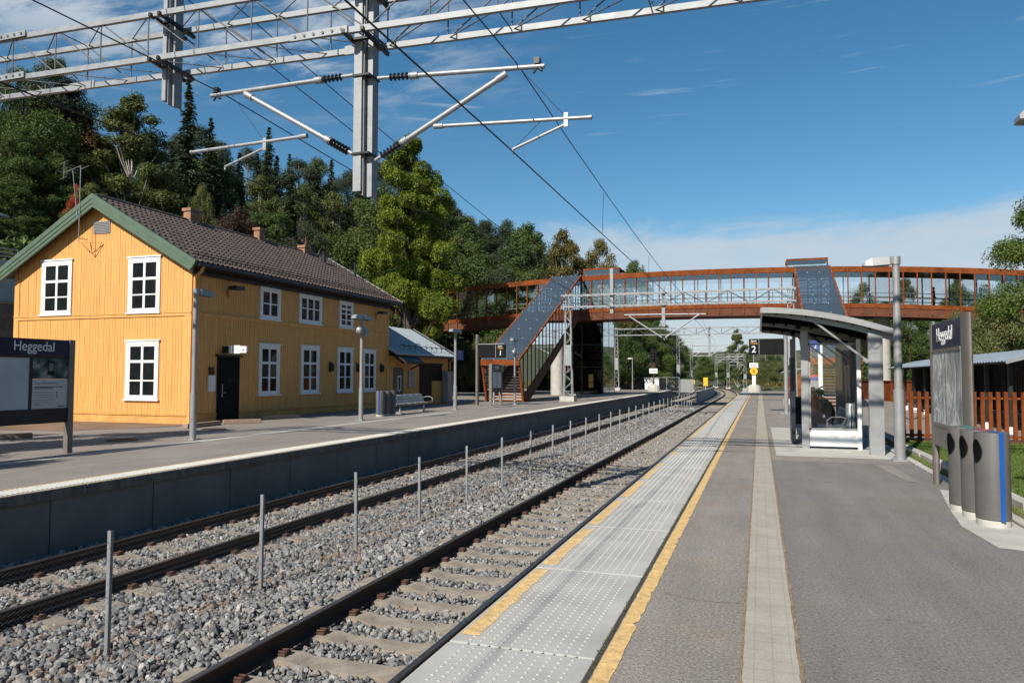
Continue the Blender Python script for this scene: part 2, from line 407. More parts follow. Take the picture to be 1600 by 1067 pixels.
# ------------------------------------------------------------------ ground, platforms, tracks
TR, TL = -3.48, -7.98
RAILTOP, SLEEP = -.76, -.932
def sst(a, b, x):
    t = np.clip((x-a)/(b-a), 0, 1); return t*t*(3-2*t)
def xc(Y):
    d = np.maximum(0, np.asarray(Y, float)-88); return -d*d/(2*470.)
def hill(X, Y):
    X = np.asarray(X, float); Y = np.asarray(Y, float)
    s = sst(36, 52, Y); t = sst(66, 100, Y)
    xf = (-38*(1-s) - 28*s)*(1-t) + (-19)*t + xc(Y)
    b0 = 6.5*(1-s)*sst(-34.5, -38.5, X)
    d = np.maximum(0, xf-X)
    h = b0 + 27*(1-np.exp(-d/46))
    d2 = np.maximum(0, X-(26+sst(60, 140, Y)*-10))
    h = h + 7*(1-np.exp(-d2/50)) + sst(190, 420, Y)*14*sst(0, 40, np.abs(X-xc(Y)-TR))
    h = h + (np.sin(X*.21+1.3)*np.cos(Y*.17)*.5 + np.sin(X*.07)*np.sin(Y*.09+2)*.9)*np.clip(h/6, 0, 1)
    return h
def terrain():
    ys = np.concatenate([np.arange(-60, 20, 8), np.arange(20, 200, 3), np.arange(200, 620, 10)])
    xs = np.concatenate([np.arange(-260, -60, 8), np.arange(-60, -12, 2.), [-10.4, -9.75, -9.5], np.arange(-8, -2, 2), [-1.75, -1.5, -1.2, -.9], np.arange(1, 40, 2.5), np.arange(42, 260, 8)])
    A, B = np.meshgrid(xs, ys)
    cor = (A < -9.7) | (A > -1.3)
    Xs = A + xc(B)*np.exp(-np.abs(A)/70)
    Z = np.where(cor, -.03, -1.1) + hill(Xs, B)
    far = sst(84, 92, B); w = np.clip((np.abs(A+5.7)-5)/5, 0, 1)
    Z = Z*(1-far*(np.abs(A+5.7) < 11)) + far*(np.abs(A+5.7) < 11)*(-1.12 + w*1.0)
    V = np.stack([Xs, B, Z], -1).reshape(-1, 3)
    ny, nx = A.shape; i = np.arange((ny-1)*(nx-1)); r, c = i//(nx-1), i % (nx-1); k = r*nx+c
    struct(mknp('ground', V, np.stack([k, k+1, k+nx+1, k+nx], 1), M_['terrain'], smooth=True))
terrain()

def sheet(name, poly, z, m, th=None):
    """flat ground piece; th gives it a thickness downwards"""
    b = MB()
    if th: b.prism(poly, 'z', z-th, z)
    else: b.add([(x, y, z) for x, y in poly], [tuple(range(len(poly)))])
    o = b.build(name, M_[m]); struct(o); return o
PEND = 86.
# left platform with its forecourt
sheet('platform', [(-9.96,-8),(-9.96,88),(-20,88),(-32,62),(-33,30),(-33,-8)], 0, 'asph_l', .2)
sheet('path', [(-12.75,-8),(-12.75,30),(-13.05,30),(-13.05,-8)], .004, 'conc')
# right platform
sheet('platform', [(-.875,-8),(-.11,-8),(-.11,PEND),(-.875,PEND)], 0, 'asph_l', .25)
sheet('platform', [(-.11,-8),(2.62,-8),(2.62,15.1),(.185,15.1),(.185,14.95),(-.11,14.95)], -.0005, 'asph_d', .25)
sheet('platform', [(-.11,14.95),(.185,14.95),(.185,15.1),(2.62,15.1),(2.62,20.6),(8.,20.6),(8,52),(4.6,PEND),(-.11,PEND)], 0, 'asph_l', .25)
sheet('path', [(-.11,-8),(.185,-8),(.185,84),(-.11,84)], .004, 'tact')
sheet('path', [(.30,15.87),(2.62,15.87),(2.62,24.6),(.30,24.6)], .0045, 'conc')
sheet('path', [(2.15,10.15),(2.03,9.1),(2.1,8.05),(2.62,7.9),(2.62,11.8),(2.4,11.9)], .004, 'conc')
sheet('path', [(8.02,20.7),(30,20.7),(30,52),(8.02,52)], -.004, 'asph_l', .2)
# slabs of the platform edge
def edge_slabs(x0, x1, y0, y1, step, off, name):
    b = MB(); y = y0+off
    while y < y1:
        b.box(x0, x1, y+.008, y+step-.008, -.14, .0045); y += step
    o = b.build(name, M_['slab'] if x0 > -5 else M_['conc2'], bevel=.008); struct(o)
edge_slabs(-1.80, -.905, -5, PEND, 1.815, .09, 'platform')
edge_slabs(-9.955, -9.4, -5, 85, 1.83, .55, 'platform')
b = MB()
b.box(-9.50, -9.46, -6, 85, -1.15, -.14)
y = 7.8-1.85*7
while y < 85:
    b.box(-9.46, -9.435, y+.012, y+1.85-.012, -1.15, -.142); y += 1.85
b.box(-9.95, -9.5, 84.6, 84.9, -1.15, -.142)
struct(b.build('retaining_wall', M_['wallconc']))
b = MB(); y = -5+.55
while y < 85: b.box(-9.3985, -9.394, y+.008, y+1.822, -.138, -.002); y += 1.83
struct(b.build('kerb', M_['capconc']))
b = MB(); b.box(-1.72, -1.6, -6, PEND, -1.15, -.142); b.box(-1.6, 2.6, PEND-.3, PEND-.02, -1.15, -.26)
struct(b.build('retaining_wall', M_['wallconc']))
# dome studs
def domes(xs, ys, r, h, z, mat_, ry=None):
    ry = ry or r; n = 8; t = np.arange(n)*2*np.pi/n
    base = np.concatenate([np.stack([np.cos(t)*r, np.sin(t)*ry, np.zeros(n)], 1), np.stack([np.cos(t)*r*.55, np.sin(t)*ry*.6, np.full(n, h)], 1)])
    X, Y = np.meshgrid(xs, ys); c = np.stack([X.ravel(), Y.ravel(), np.full(X.size, z)], 1)
    V = (c[:, None] + base[None]).reshape(-1, 3)
    i = np.arange(n); side = np.stack([i, (i+1) % n, (i+1) % n+n, i+n], 1)
    top = np.array([[n, n+1, n+2, n+3], [n+3, n+4, n+5, n], [n+5, n+6, n+7, n], ])
    F = np.concatenate([side, np.array([[8,9,10,11],[8,11,12,15],[12,13,14,15]])])
    FF = (np.arange(len(c))*(2*n))[:, None, None] + F[None]
    o = mknp('platform', V, FF.reshape(-1, 4), M_[mat_]); struct(o)
domes(np.arange(-1.68, -1.0, .0665), np.arange(3.3, 34, .062), .0115, .005, .0045, 'slabw')
domes(np.arange(-1.68, -1.0, .0665), np.arange(34, PEND-.3, .31), .0125, .005, .0045, 'slabw', .13)
b = MB()
for k in range(1100):
    y = 5.5+k*.072
    b.add([(-9.88, y, .005), (-9.5, y-.03, .005), (-9.5, y+.008, .005), (-9.88, y+.038, .005), (-9.875, y+.006, .012), (-9.505, y-.024, .012), (-9.505, y+.002, .012), (-9.875, y+.032, .012)],
          [(0,1,5,4),(1,2,6,5),(2,3,7,6),(3,0,4,7),(4,5,6,7)])
struct(b.build('platform', M_['ribw'], recalc=False))
# painted yellow lines with worn edges
def ragged(x0, x1, y0, y1, step, z, jl, jr, bite=.0):
    b = MB(); ys = np.arange(y0, y1, step); pl = pr_ = None
    for k, y in enumerate(ys):
        l = x0 + random.uniform(-jl, jl); r = x1 + random.uniform(-jr, jr)
        if random.random() < bite: r -= random.uniform(.006, .03)
        if pl is not None: b.quad((pl, ys[k-1], z), (pr_, ys[k-1], z), (r, y, z), (l, y, z))
        pl, pr_ = l, r
    return b
struct(ragged(-.868, -.768, 2.5, 84, .06, .0035, .004, .004, .07).build('painted_line', M_['yellow'], recalc=False))
bb = MB(); y = -5+.09
while y < 82:
    if y > 1.5:
        full = random.random() < (.75 if y < 11 or y > 18 else .3)
        a = y + random.uniform(.05, .25); e = y + 1.8 - (random.uniform(.0, .15) if full else random.uniform(.5, 1.4))
        q = ragged(-1.775, -1.66, a, e, .09, .0062, .006, .012, .12); bb.add(q.v, q.f)
    y += 1.815
struct(bb.build('painted_line', M_['yellow'], recalc=False))
for (a, c) in ((-9.95, -9.90), (-9.455, -9.418)):
    struct(ragged(a, c, 4, 84, .12, .0062, .004, .004, .04).build('painted_line', M_['yellow'], recalc=False))
SAND = mat('sandy_joint_fill', (.21,.155,.095), .95, var=.35, vs=9, grain=.25, gs=120)
for a, c in ((-.128, -.109), (.184, .206)):
    struct(ragged(a, c, 2.5, 60, .05, .0052, .006, .006, .0).build('joint_fill', SAND, recalc=False))
PATCH = asphalt('asphalt_pale_patch', (.225,.208,.188), (.27,.25,.225), .4)
for P_ in ([(1.93,15.0),(2.22,14.75),(2.30,12.6),(2.12,12.7)], [(1.2,24.9),(2.3,24.9),(2.3,27.5),(1.25,27.2)]):
    b = MB(); b.add([(x, y, .0032) for x, y in P_], [(0,1,2,3)]); struct(b.build('path', PATCH if P_[0][0] > 1.5 else M_['asph_d'], recalc=False))
b = MB(); pc = [(-.70+.05*k, 5.62-.06*math.sin(k*.33)-.012*k+random.uniform(-.006,.006)) for k in range(12)]
for p, q in zip(pc[:-1], pc[1:]): b.quad((p[0],p[1]-.004,.003),(q[0],q[1]-.004,.003),(q[0],q[1]+.004,.003),(p[0],p[1]+.004,.003))
struct(b.build('crack', SAND, recalc=False))
# dirty joint with tufts along the slab
b = MB(); b.box(-.906, -.874, -6, PEND, -.02, -.0015)
struct(b.build('platform', mat('dirty_joint', (.045,.04,.03), .95, var=.5, vs=20)))
# brown earth strip by the gable
P = [(-30,10.2)] + [(-30+k*1.0, 14.6+random.uniform(-.4,.4)+k*.10) for k in range(12)] + [(-18.0,17.3),(-17.2,18.6),(-17.9,19.46),(-30,19.46)]
sheet('ground', P, .006, 'dirt')
# kerbs and grass on the right
b = MB(); y = 6.
while y < 20.3:
    b.box(2.64, 2.76, y, y+.98, -.2, .035+random.uniform(-.006,.006)); b.box(2.95+random.uniform(-.01,.01), 3.10, y+.3, y+1.27, -.2, .10+random.uniform(-.01,.01)); y += 1.0
struct(b.build('kerb', M_['conc'], bevel=.012))
sheet('ground', [(2.76,5),(2.95,5),(2.95,20.6),(2.76,20.6)], -.01, 'dirt')
sheet('ground', [(3.1,4),(14,4),(14,20.3),(3.1,20.3)], .02, 'terrain', .2)
def grass(x0, x1, y0, y1, n, h):
    x = RNG.uniform(x0, x1, n); y = RNG.uniform(y0, y1, n); a = RNG.uniform(0, 6.28, n); hh = RNG.uniform(.4, 1., n)*h
    w = .006; dx, dy = np.cos(a)*w, np.sin(a)*w; lx, ly = RNG.normal(0, .35, n)*hh, RNG.normal(0, .35, n)*hh
    z = np.full(n, .02)
    V = np.stack([np.stack([x-dx, y-dy, z], 1), np.stack([x+dx, y+dy, z], 1), np.stack([x+lx, y+ly, z+hh], 1)], 1).reshape(-1, 3)
    return V, np.arange(3*n).reshape(-1, 3)
V, F = grass(3.1, 8.5, 8, 20.2, 90000, .065)
o = mknp('lawn', V, F, M_['grass']); o['kind'] = 'stuff'

V1, F1 = grass(-.905, -.88, 3, 26, 420, .018); V2, F2 = grass(2.77, 2.94, 7, 20, 2600, .05)
o = mknp('joint_weeds', np.concatenate([V1, V2]), np.concatenate([F1, F2+len(V1)]), M_['grass']); o['kind'] = 'stuff'
# ------------------------------------------------------------------ ballast
def bz(x):
    """height of the ballast across the tracks"""
    x = np.asarray(x, float)
    z = np.full_like(x, -.99)
    z = z + .05*np.exp(-((x+5.15)/.35)**2) - .03*np.exp(-((x+5.75)/.3)**2) + .06*np.exp(-((x+9.4)/.3)**2) + .02*np.exp(-((x+6.4)/.3)**2)
    return z
ys = np.concatenate([np.arange(-6, 90, 2), np.arange(90, 330, 4.)]); xs = np.concatenate([np.linspace(-12, -9.6, 4), np.linspace(-9.44, -1.72, 34), np.linspace(-1.5, 1.5, 4)])
A, B = np.meshgrid(xs, ys); Z = bz(A) - .02
out = (A < -9.5) | (A > -1.65)
Z = np.where(out, np.where(B < 86, -1.2, -1.0-.25*np.clip(np.maximum(-9.5-A, A+1.65)/2, 0, 1)), Z)
V = np.stack([A+xc(B), B, Z], -1).reshape(-1, 3); ny, nx = A.shape; i = np.arange((ny-1)*(nx-1)); k = (i//(nx-1))*nx + i % (nx-1)
struct(mknp('ballast_bed', V, np.stack([k, k+1, k+nx+1, k+nx], 1), M_['ballast']))
# stones
def view_ok(X, Y, Z, pad=40):
    c = np.stack([X, Y, Z-1.6], -1) @ CAMM      # camera coords right, up, forward
    px = 800 + 1150*c[..., 0]/c[..., 2]; py = 533.5 - 1150*c[..., 1]/c[..., 2]
    return (c[..., 2] > .5) & (px > -pad) & (py < 1067+pad)
def _cam():
    n = lambda v: np.array(v, float)/np.linalg.norm(v)
    dy = n([1187-800, -(588-533.5), 1150.]); h = np.array([1, -.002, 0.]); up = n(np.cross(dy, h))
    if up[1] < 0: up = -up
    rx = np.cross(up, dy)
    if rx[0] < 0: rx = -rx
    return np.array([rx, dy, up])
CAMM = _cam()
def stones(y0, y1, dens, s0, s1, base, faces):
    n = int((y1-y0)*7.6*dens)
    x = RNG.uniform(-9.43, -1.75, n); y = RNG.uniform(y0, y1, n)
    fr = np.mod(y-.1, .6)
    on = lambda t: (np.abs(x-t) < 1.28) & (np.abs(fr-.3) < .15)
    inr = (np.abs(x-TR) < 1.24) & (np.abs(fr-.3) < .118)
    inl = (np.abs(x-TL) < .62) & (np.abs(fr-.3) < .10)
    keep = ~(inr & (RNG.random(n) > .09)) & ~(inl & (RNG.random(n) > .38))
    for t in (TR, TL):
        for s in (-1, 1): keep &= np.abs(x-(t+s*.7535)) > .085
    x, y = x[keep], y[keep]; z = bz(x) + RNG.uniform(-.02, .034, len(x))
    crib = (np.abs(x-TR) < 1.2); z = np.where(crib, z-.004, z)
    z = np.where(np.abs(x-TL) < 1.2, z+.012, z)
    m = view_ok(x, y, z); x, y, z = x[m], y[m], z[m]; n = len(x)
    s = RNG.uniform(s0, s1, n)*np.exp(RNG.normal(0, .22, n))
    s *= np.where(np.abs(x-TL) < 1.3, .85, 1); s *= np.where(np.abs(x-TR) < .72, .8, 1)
    nv = len(base); L = base[None]*(1+RNG.uniform(-.38, .30, (n, nv, 1))) * RNG.uniform(.62, 1.25, (n, 1, 3))
    q = RNG.normal(size=(n, 4)); q /= np.linalg.norm(q, axis=1, keepdims=True); w, a, b_, c = q.T
    Rm = np.stack([np.stack([1-2*(b_*b_+c*c), 2*(a*b_-c*w), 2*(a*c+b_*w)], -1), np.stack([2*(a*b_+c*w), 1-2*(a*a+c*c), 2*(b_*c-a*w)], -1), np.stack([2*(a*c-b_*w), 2*(b_*c+a*w), 1-2*(a*a+b_*b_)], -1)], 1)
    L = np.einsum('nij,nvj->nvi', Rm, L)*s[:, None, None]*.5
    V = L + np.stack([x, y, z], -1)[:, None]
    F = (np.arange(n)*nv)[:, None, None] + faces[None]
    # tone: greys, browner down the middle between the tracks and near the rails
    t = np.clip(RNG.normal(.5, .19, n), 0, 1)
    brown = (RNG.random(n) < .03 + .34*np.exp(-((x+5.85)/.28)**2) + .22*np.exp(-((x-TR)/.25)**2)*0 + .12*(np.abs(np.abs(x-TR)-.62) < .1))
    t = np.where(brown, RNG.normal(.87, .03, n), t)
    return V.reshape(-1, 3), F.reshape(-1, faces.shape[1]), np.repeat(t, nv)
ph = (1+5**.5)/2
ICO = np.array([(-1,ph,0),(1,ph,0),(-1,-ph,0),(1,-ph,0),(0,-1,ph),(0,1,ph),(0,-1,-ph),(0,1,-ph),(ph,0,-1),(ph,0,1),(-ph,0,-1),(-ph,0,1)])/1.9
ICOF = np.array([(0,11,5),(0,5,1),(0,1,7),(0,7,10),(0,10,11),(1,5,9),(5,11,4),(11,10,2),(10,7,6),(7,1,8),(3,9,4),(3,4,2),(3,2,6),(3,6,8),(3,8,9),(4,9,5),(2,4,11),(6,2,10),(8,6,7),(9,8,1)])
CUB = np.array([(x, y, z) for x in (-1,1) for y in (-1,1) for z in (-1,1)])/1.5
CUBF = np.array([(0,1,3),(0,3,2),(4,6,7),(4,7,5),(0,4,5),(0,5,1),(2,3,7),(2,7,6),(0,2,6),(0,6,4),(1,5,7),(1,7,3)])
V1, F1, T1 = stones(3.5, 13, 740, .042, .074, ICO, ICOF)
V2, F2, T2 = stones(13, 34, 340, .055, .085, CUB, CUBF)
V3, F3, T3 = stones(34, 62, 110, .09, .12, CUB, CUBF)
V = np.concatenate([V1, V2, V3]); F = np.concatenate([F1, F2+len(V1), F3+len(V1)+len(V2)])
print('stones', len(V), len(F))
o = mknp('ballast_stones', V, F, M_['stone'], attrs={'tone': np.concatenate([T1, T2, T3])}); o['kind'] = 'stuff'

# ------------------------------------------------------------------ tracks
RP = [(-.07,0),(.07,0),(.07,.012),(.02,.03),(.010,.045),(.010,.125),(.036,.135),(.036,.165),(.026,.172),(-.026,.172),(-.036,.165),(-.036,.135),(-.010,.125),(-.010,.045),(-.02,.03),(-.07,.012)]
def rail(parent, x):
    ys = list(np.arange(-6, 88, 8.)) + list(np.arange(88, 330, 4.)); b = MB(); n = len(RP); v = []
    for y in ys:
        dx = float(xc(y)); v += [(x+dx+p[0], y, SLEEP+p[1]) for p in RP]
    f = []; m = []
    for k in range(len(ys)-1):
        for i in range(n):
            f.append((k*n+i, k*n+(i+1) % n, (k+1)*n+(i+1) % n, (k+1)*n+i)); m.append(1 if i == 8 else 0)
    mk('rail', v, f, [M_['rail'], M_['rail_top']], parent, m, None)
def sleeper_mesh():
    b = MB(); prof = [(-1.27,-.2),(1.27,-.2),(1.27,-.03),(1.22,0),(.50,0),(.40,-.025),(-.40,-.025),(-.50,0),(-1.22,0),(-1.27,-.03)]
    b.prism(prof, 'y', -.13, .13); return b
def clip_mesh():
    b = MB(); b.box(-.05,.05,-.055,.055,-.005,.022); b.tube((-.045,-.03,.03),(.045,-.03,.036),.011,n=6); b.tube((-.045,.03,.03),(.045,.03,.036),.011,n=6); b.tube((.045,-.03,.036),(.045,.03,.036),.011,n=6)
    b.box(-.06,.06,-.075,.075,-.02,-.004,1); return b
def track(cx, name_label, y0, nclip):
    t = thing('railway_track', name_label, 'railway track', (cx, 0, SLEEP))
    for s in (-1, 1): rail(t, cx+s*.7535)
    me = cl = None
    for k in range(100):
        y = y0+k*.6
        if me is None:
            o = sleeper_mesh().build('sleeper', M_['sleeper'], None, bevel=.012); me = o
        else:
            o = me.copy(); COL.objects.link(o)
        o.parent = t; o.location = (random.uniform(-.01,.01), y, random.uniform(-.006,.003)); o.rotation_euler = (0,0,random.gauss(0,.006))
        if k < nclip:
            for s in (-1, 1):
                for d in (-1, 1):
                    if cl is None: c = clip_mesh().build('rail_clip', [M_['clip'], M_['sleeper']]); cl = c
                    else: c = cl.copy(); COL.objects.link(c)
                    c.parent = o; c.location = (s*.7535+d*.105, 0, .006); c.rotation_euler = (0, 0, 0 if d > 0 else math.pi)
    b = MB(); y = y0+60
    while y < 300:
        dx = float(xc(y)); b.box(cx+dx-1.25, cx+dx+1.25, y-.13, y+.13, SLEEP-.2, SLEEP); y += .6
    o = b.build('sleeper_run', M_['sleeper'], t, kind='stuff')
track(TR, 'railway track of dark rails on bare tan sleepers beside the yellow-edged platform', 3.1+.3-.0, 44)
track(TL, 'railway track half buried in grey ballast below the yellow house platform', 4.0, 44)

# ------------------------------------------------------------------ fence between the tracks
ft = thing('wire_fence', 'low chain-link fence on steel posts running between the two railway tracks', 'fence', (-5.75, 0, -.95))
pm = None
for k in range(-1, 32):
    y = 5.38+2.2*k
    if pm is None:
        b = MB(); b.prism([(-.021,-.016),(.021,-.016),(.021,.016),(.015,.016),(.015,-.010),(-.015,-.010),(-.015,.016),(-.021,.016)], 'z', 0, 1.12)
        pm = b.build('post', M_['galv']); o = pm
    else: o = pm.copy(); COL.objects.link(o)
    o.parent = ft; o.location = (random.uniform(-.015,.015), y, random.uniform(-.02,.01)); o.rotation_euler = (random.gauss(0,.008), random.gauss(0,.01), random.gauss(0,.05))
def chainlink(y0, y1, pitch, r, z0, z1, x):
    ny = int((y1-y0)/pitch); nz = int((z1-z0)/(pitch*.5))
    yy = y0+np.arange(ny)*pitch; k = np.arange(nz+1)
    P = np.stack([np.broadcast_to(x+np.where(k % 2, .004, -.004), (ny, nz+1)), yy[:, None]+(k % 2)[None]*pitch*.98+RNG.normal(0,.001,(ny,nz+1)), np.broadcast_to(z0+k*pitch*.5, (ny, nz+1))], -1)
    n = 3; t = np.arange(n)*2*np.pi/n; ring = np.stack([np.cos(t)*r, np.sin(t)*r*1.2, np.zeros(n)], 1)
    V = (P[:, :, None]+ring[None, None]); Vi = np.arange(ny*(nz+1)*n).reshape(ny, nz+1, n)
    F = np.stack([Vi[:, :-1, :], np.roll(Vi[:, :-1, :], -1, 2), np.roll(Vi[:, 1:, :], -1, 2), Vi[:, 1:, :]], -1).reshape(-1, 4)
    return V.reshape(-1, 3), F
Va, Fa = chainlink(3.2, 22,  .055, .0010, -.05, .98, 0); Vb, Fb = chainlink(22, 50, .11, .0015, -.05, .98, 0)
o = mknp('wire_mesh', np.concatenate([Va, Vb]), np.concatenate([Fa, Fb+len(Va)]), M_['mesh']); o.parent = ft
b = MB(); b.tube((-5.75,3.2,.05),(-5.75,72,.05),.003,n=4); b.tube((-5.75,3.2,-.45),(-5.75,72,-.45),.0022,n=4); b.build('tension_wire', M_['mesh'], ft)
# low solid barrier further along
bt = thing('track_barrier', 'low grey concrete barrier between the curving tracks past the footbridge', 'barrier', (-5.75, 73, -1))
b = MB(); ys = list(np.arange(73, 128, 3.))
for a, c in zip(ys[:-1], ys[1:]):
    b.bar((-5.75+float(xc(a)), a+.02, -.45), (-5.75+float(xc(c)), c-.02, -.45), .12, 1.15)
b.build('panel_run', M_['conc'], bt)
# ------------------------------------------------------------------ station house
HX, HY0, HY1, HXL = -17.66, 19.48, 33.0, -25.55
RX, RZ, SL = -21.62, 7.72, .5636
house = thing('station_house', 'two-storey ochre timber station house with white windows and brown tiled roof', 'house', (HX, HY0, 0))
def rz(x): return RZ - abs(x-RX)*SL
# solid core, set 2 cm behind the boards
b = MB(); b.prism([(HXL+.02,0),(HX-.02,0),(HX-.02,rz(HX)-.12),(RX,RZ-.14),(HXL+.02,rz(HXL)-.12)], 'y', HY0+.02, HY1)
b.build('wall_core', M_['ochred'], house)
# boards of the long wall
def boards_x(mbuild, x, y0, y1, z0, z1, w=.128, th=.022, holes=()):
    n = round((y1-y0)/w); w = (y1-y0)/n
    for k in range(n):
        a, c = y0+k*w+.006, y0+(k+1)*w-.006
        mbuild.box(x-.021, x+random.uniform(-.002,.002), a, c, z0, z1)
b = MB(); boards_x(b, HX, HY0+.13, HY1-.13, .30, 3.56); boards_x(b, HX, HY0+.13, HY1-.13, 3.68, rz(HX)-.14)
b.build('wall', M_['ochre'], house)
b = MB(); n = 62; w = (HX-.12-(HXL+.12))/n
for k in range(n):
    a, c = HXL+.12+k*w+.006, HXL+.12+(k+1)*w-.006; d = random.uniform(-.002,.002)
    b.box(a, c, HY0+d, HY0+.021, .30, 3.56)
    za, zc = rz(a)-.13, rz(c)-.13
    poly = [(a,3.68),(c,3.68),(c,zc)] + ([(RX, RZ-.13)] if a < RX < c else []) + [(a,za)]
    b.prism(poly, 'y', HY0+d, HY0+.021)
b.build('wall', M_['ochre'], house)
b = MB()
b.box(HX-.021, HX+.035, HY0+.13, HY1, 3.56, 3.68); b.box(HXL, HX, HY0-.035, HY0+.02, 3.56, 3.68)      # belt
b.box(HX-.021, HX+.05, HY0+.13, HY1, 3.665, 3.695); b.box(HXL-.02, HX+.02, HY0-.055, HY0-.037, 3.66, 3.69)
b.build('belt_course', M_['ochre'], house)
for q in ((HX-.1, HX+.028, HY0-.028, HY0+.125, .0, rz(HX)-.14), (HX-.25, HX-.105, HY0-.028, HY0+.02, .3, 5.0), (HXL-.028, HXL+.1, HY0-.028, HY0+.12, 0, rz(HXL)-.14), (HXL+.105, HXL+.2, HY0-.028, HY0+.02, .3, 5.0), (HX-.12, HX+.028, HY1-.128, HY1+.02, 0, rz(HX)-.14)):
    b = MB(); b.box(*q); b.build('corner_board', M_['ochre'], house)
b = MB(); b.box(HXL+.1, HX-.1, HY0-.02, HY0+.02, .0, .265); b.box(HX-.05, HX+.012, HY0+.125, HY1, .02, .265); b.box(HXL+.1, HX-.1, HY0-.05, HY0-.021, .265, .295); b.box(HX+.002, HX+.045, HY0+.125, HY1-.1, .268, .296)
b.build('plinth', M_['ochred'], house)
# roof: real pantiles on the track side, plain courses on the other
def tiles(side):
    y0, y1 = HY0-.30, HY1+.55; x_e = HX+.46 if side > 0 else HXL-.66
    L = abs(x_e-RX); rows = 15; cols = 60; sub = 6
    yy = np.linspace(y0, y1, cols*sub+1); wave = .028*np.cos(np.arange(len(yy))*2*np.pi/sub)+.012*np.cos(np.arange(len(yy))*4*np.pi/sub)
    V = []; 
    for r in range(rows):
        for e in (0, 1):
            d = L*(r+e*1.04)/rows; lift = .062*e + (-.0 if e else -.0)
            x = RX+(1 if side > 0 else -1)*d
            V.append(np.stack([np.full_like(yy, x), yy, RZ-d*SL+wave+lift+.03], 1))
    V = np.concatenate(V); n = len(yy); F = []
    for r in range(2*rows-1):
        i = np.arange(n-1); F.append(np.stack([r*n+i, r*n+i+1, (r+1)*n+i+1, (r+1)*n+i], 1))
    V = V-np.array([HX, HY0, 0])
    o = mknp('roof', V, np.concatenate(F), M_['tile']); o.parent = house; return o
roof = tiles(1); tiles(-1)
b = MB()
y = HY0-.28
while y < HY1+.5:
    b.tube((RX, y, RZ+.035), (RX, y+.40, RZ+.05), .095, .105, 8); y += .385
b.build('ridge_cap', M_['tile'], roof)
b = MB(); b.add([(RX, HY0-.30, RZ-.03),(HX+.42, HY0-.30, rz(HX+.42)-.03),(HX+.42, HY1+.5, rz(HX+.42)-.03),(RX, HY1+.5, RZ-.03)], [(0,1,2,3)])
b.add([(RX, HY0-.30, RZ-.03),(HXL-.62, HY0-.30, rz(HXL-.62)-.03),(HXL-.62, HY1+.5, rz(HXL-.62)-.03),(RX, HY1+.5, RZ-.03)], [(3,2,1,0)])
b.build('soffit', M_['darkm'], house, recalc=False)
# green barge boards: three stepped fascias each side
b = MB()
for sgn, xe in ((1, HX+.50), (-1, HXL-.72)):
    for k, (o0, o1, yf) in enumerate(((-.02,.16,-.42),(.15,.31,-.40),(.30,.44,-.38))):
        z = lambda x, o: RZ+.08-abs(x-RX)*SL-o
        xa, xb = RX, xe
        # lower ends run out longer on the upper fascia
        xb2 = xe-sgn*.10*k
        poly = [(xa, z(xa,o0)), (xb2, z(xb2,o0)), (xb2-sgn*.06, z(xb2-sgn*.06,o1)), (xa, z(xa,o1))]
        b.prism(poly, 'y', HY0+yf, HY0-.30+.0*k)
b.build('barge_board', M_['green'], house)
# white verge at the far end
b = MB(); b.bar((RX, HY1+.57, RZ+.08), (HX+.48, HY1+.57, rz(HX+.48)+.08), .05, .09); b.build('verge_board', M_['galvp'], house)
b = MB(); b.bar((RX, HY1+.53, RZ-.05), (HX+.40, HY1+.53, rz(HX+.40)-.05), .03, .2); b.build('far_barge_board', M_['darkm'], house)
# eaves: dark fascia and gutter, snow guards
b = MB(); b.box(HX+.02, HX+.40, HY0-.1, HY1+.4, rz(HX+.42)-.10, rz(HX+.42)-.06); b.box(HX+.38, HX+.42, HY0-.25, HY1+.5, rz(HX+.42)-.16, rz(HX+.42)+.03)
b.box(HX, HX+.10, HY0+.02, HY1, 4.93, 5.12)
b.build('eaves_board', M_['darkm'], house)
b = MB(); b.tube((HX+.50, HY0-.30, rz(HX+.5)-.02), (HX+.50, HY1+.5, rz(HX+.5)-.02), .062, n=10)
b.build('gutter', M_['darkm'], house)
b = MB()
for off, zo in ((.0, .10), (.0, .17)):
    b.tube((HX+.05+off, HY0, rz(HX+.05)+.05+zo), (HX+.05+off, HY1+.3, rz(HX+.05)+.05+zo), .013, n=5)
y = HY0+.2
while y < HY1+.3:
    b.tube((HX+.05, y, rz(HX+.05)+.02), (HX+.05, y, rz(HX+.05)+.24), .012, n=4); b.tube((HX+.05, y, rz(HX+.05)+.24), (HX-.3, y, rz(HX-.3)+.08), .010, n=4); y += .62
b.build('snow_guard', M_['darkm'], house)
b = MB()
for y0_ in (24.2, 28.9, 32.7):
    for k in range(7): b.box(HX+.425, HX+.432, y0_+k*.16, y0_+k*.16+.07, rz(HX+.42)-.09+random.uniform(-.02,.02), rz(HX+.42)-.02)
b.build('gutter_icicle_clip', M_['galvp'], house)
b = MB(); b.path([(HX+.5, HY0-.05, 5.18),(HX+.42, HY0-.02, 5.02),(HX+.10, HY0+.03, 4.80),(HX+.10, HY0+.03, .05)], .05, 10)
b.build('downpipe', M_['ochre'], house)
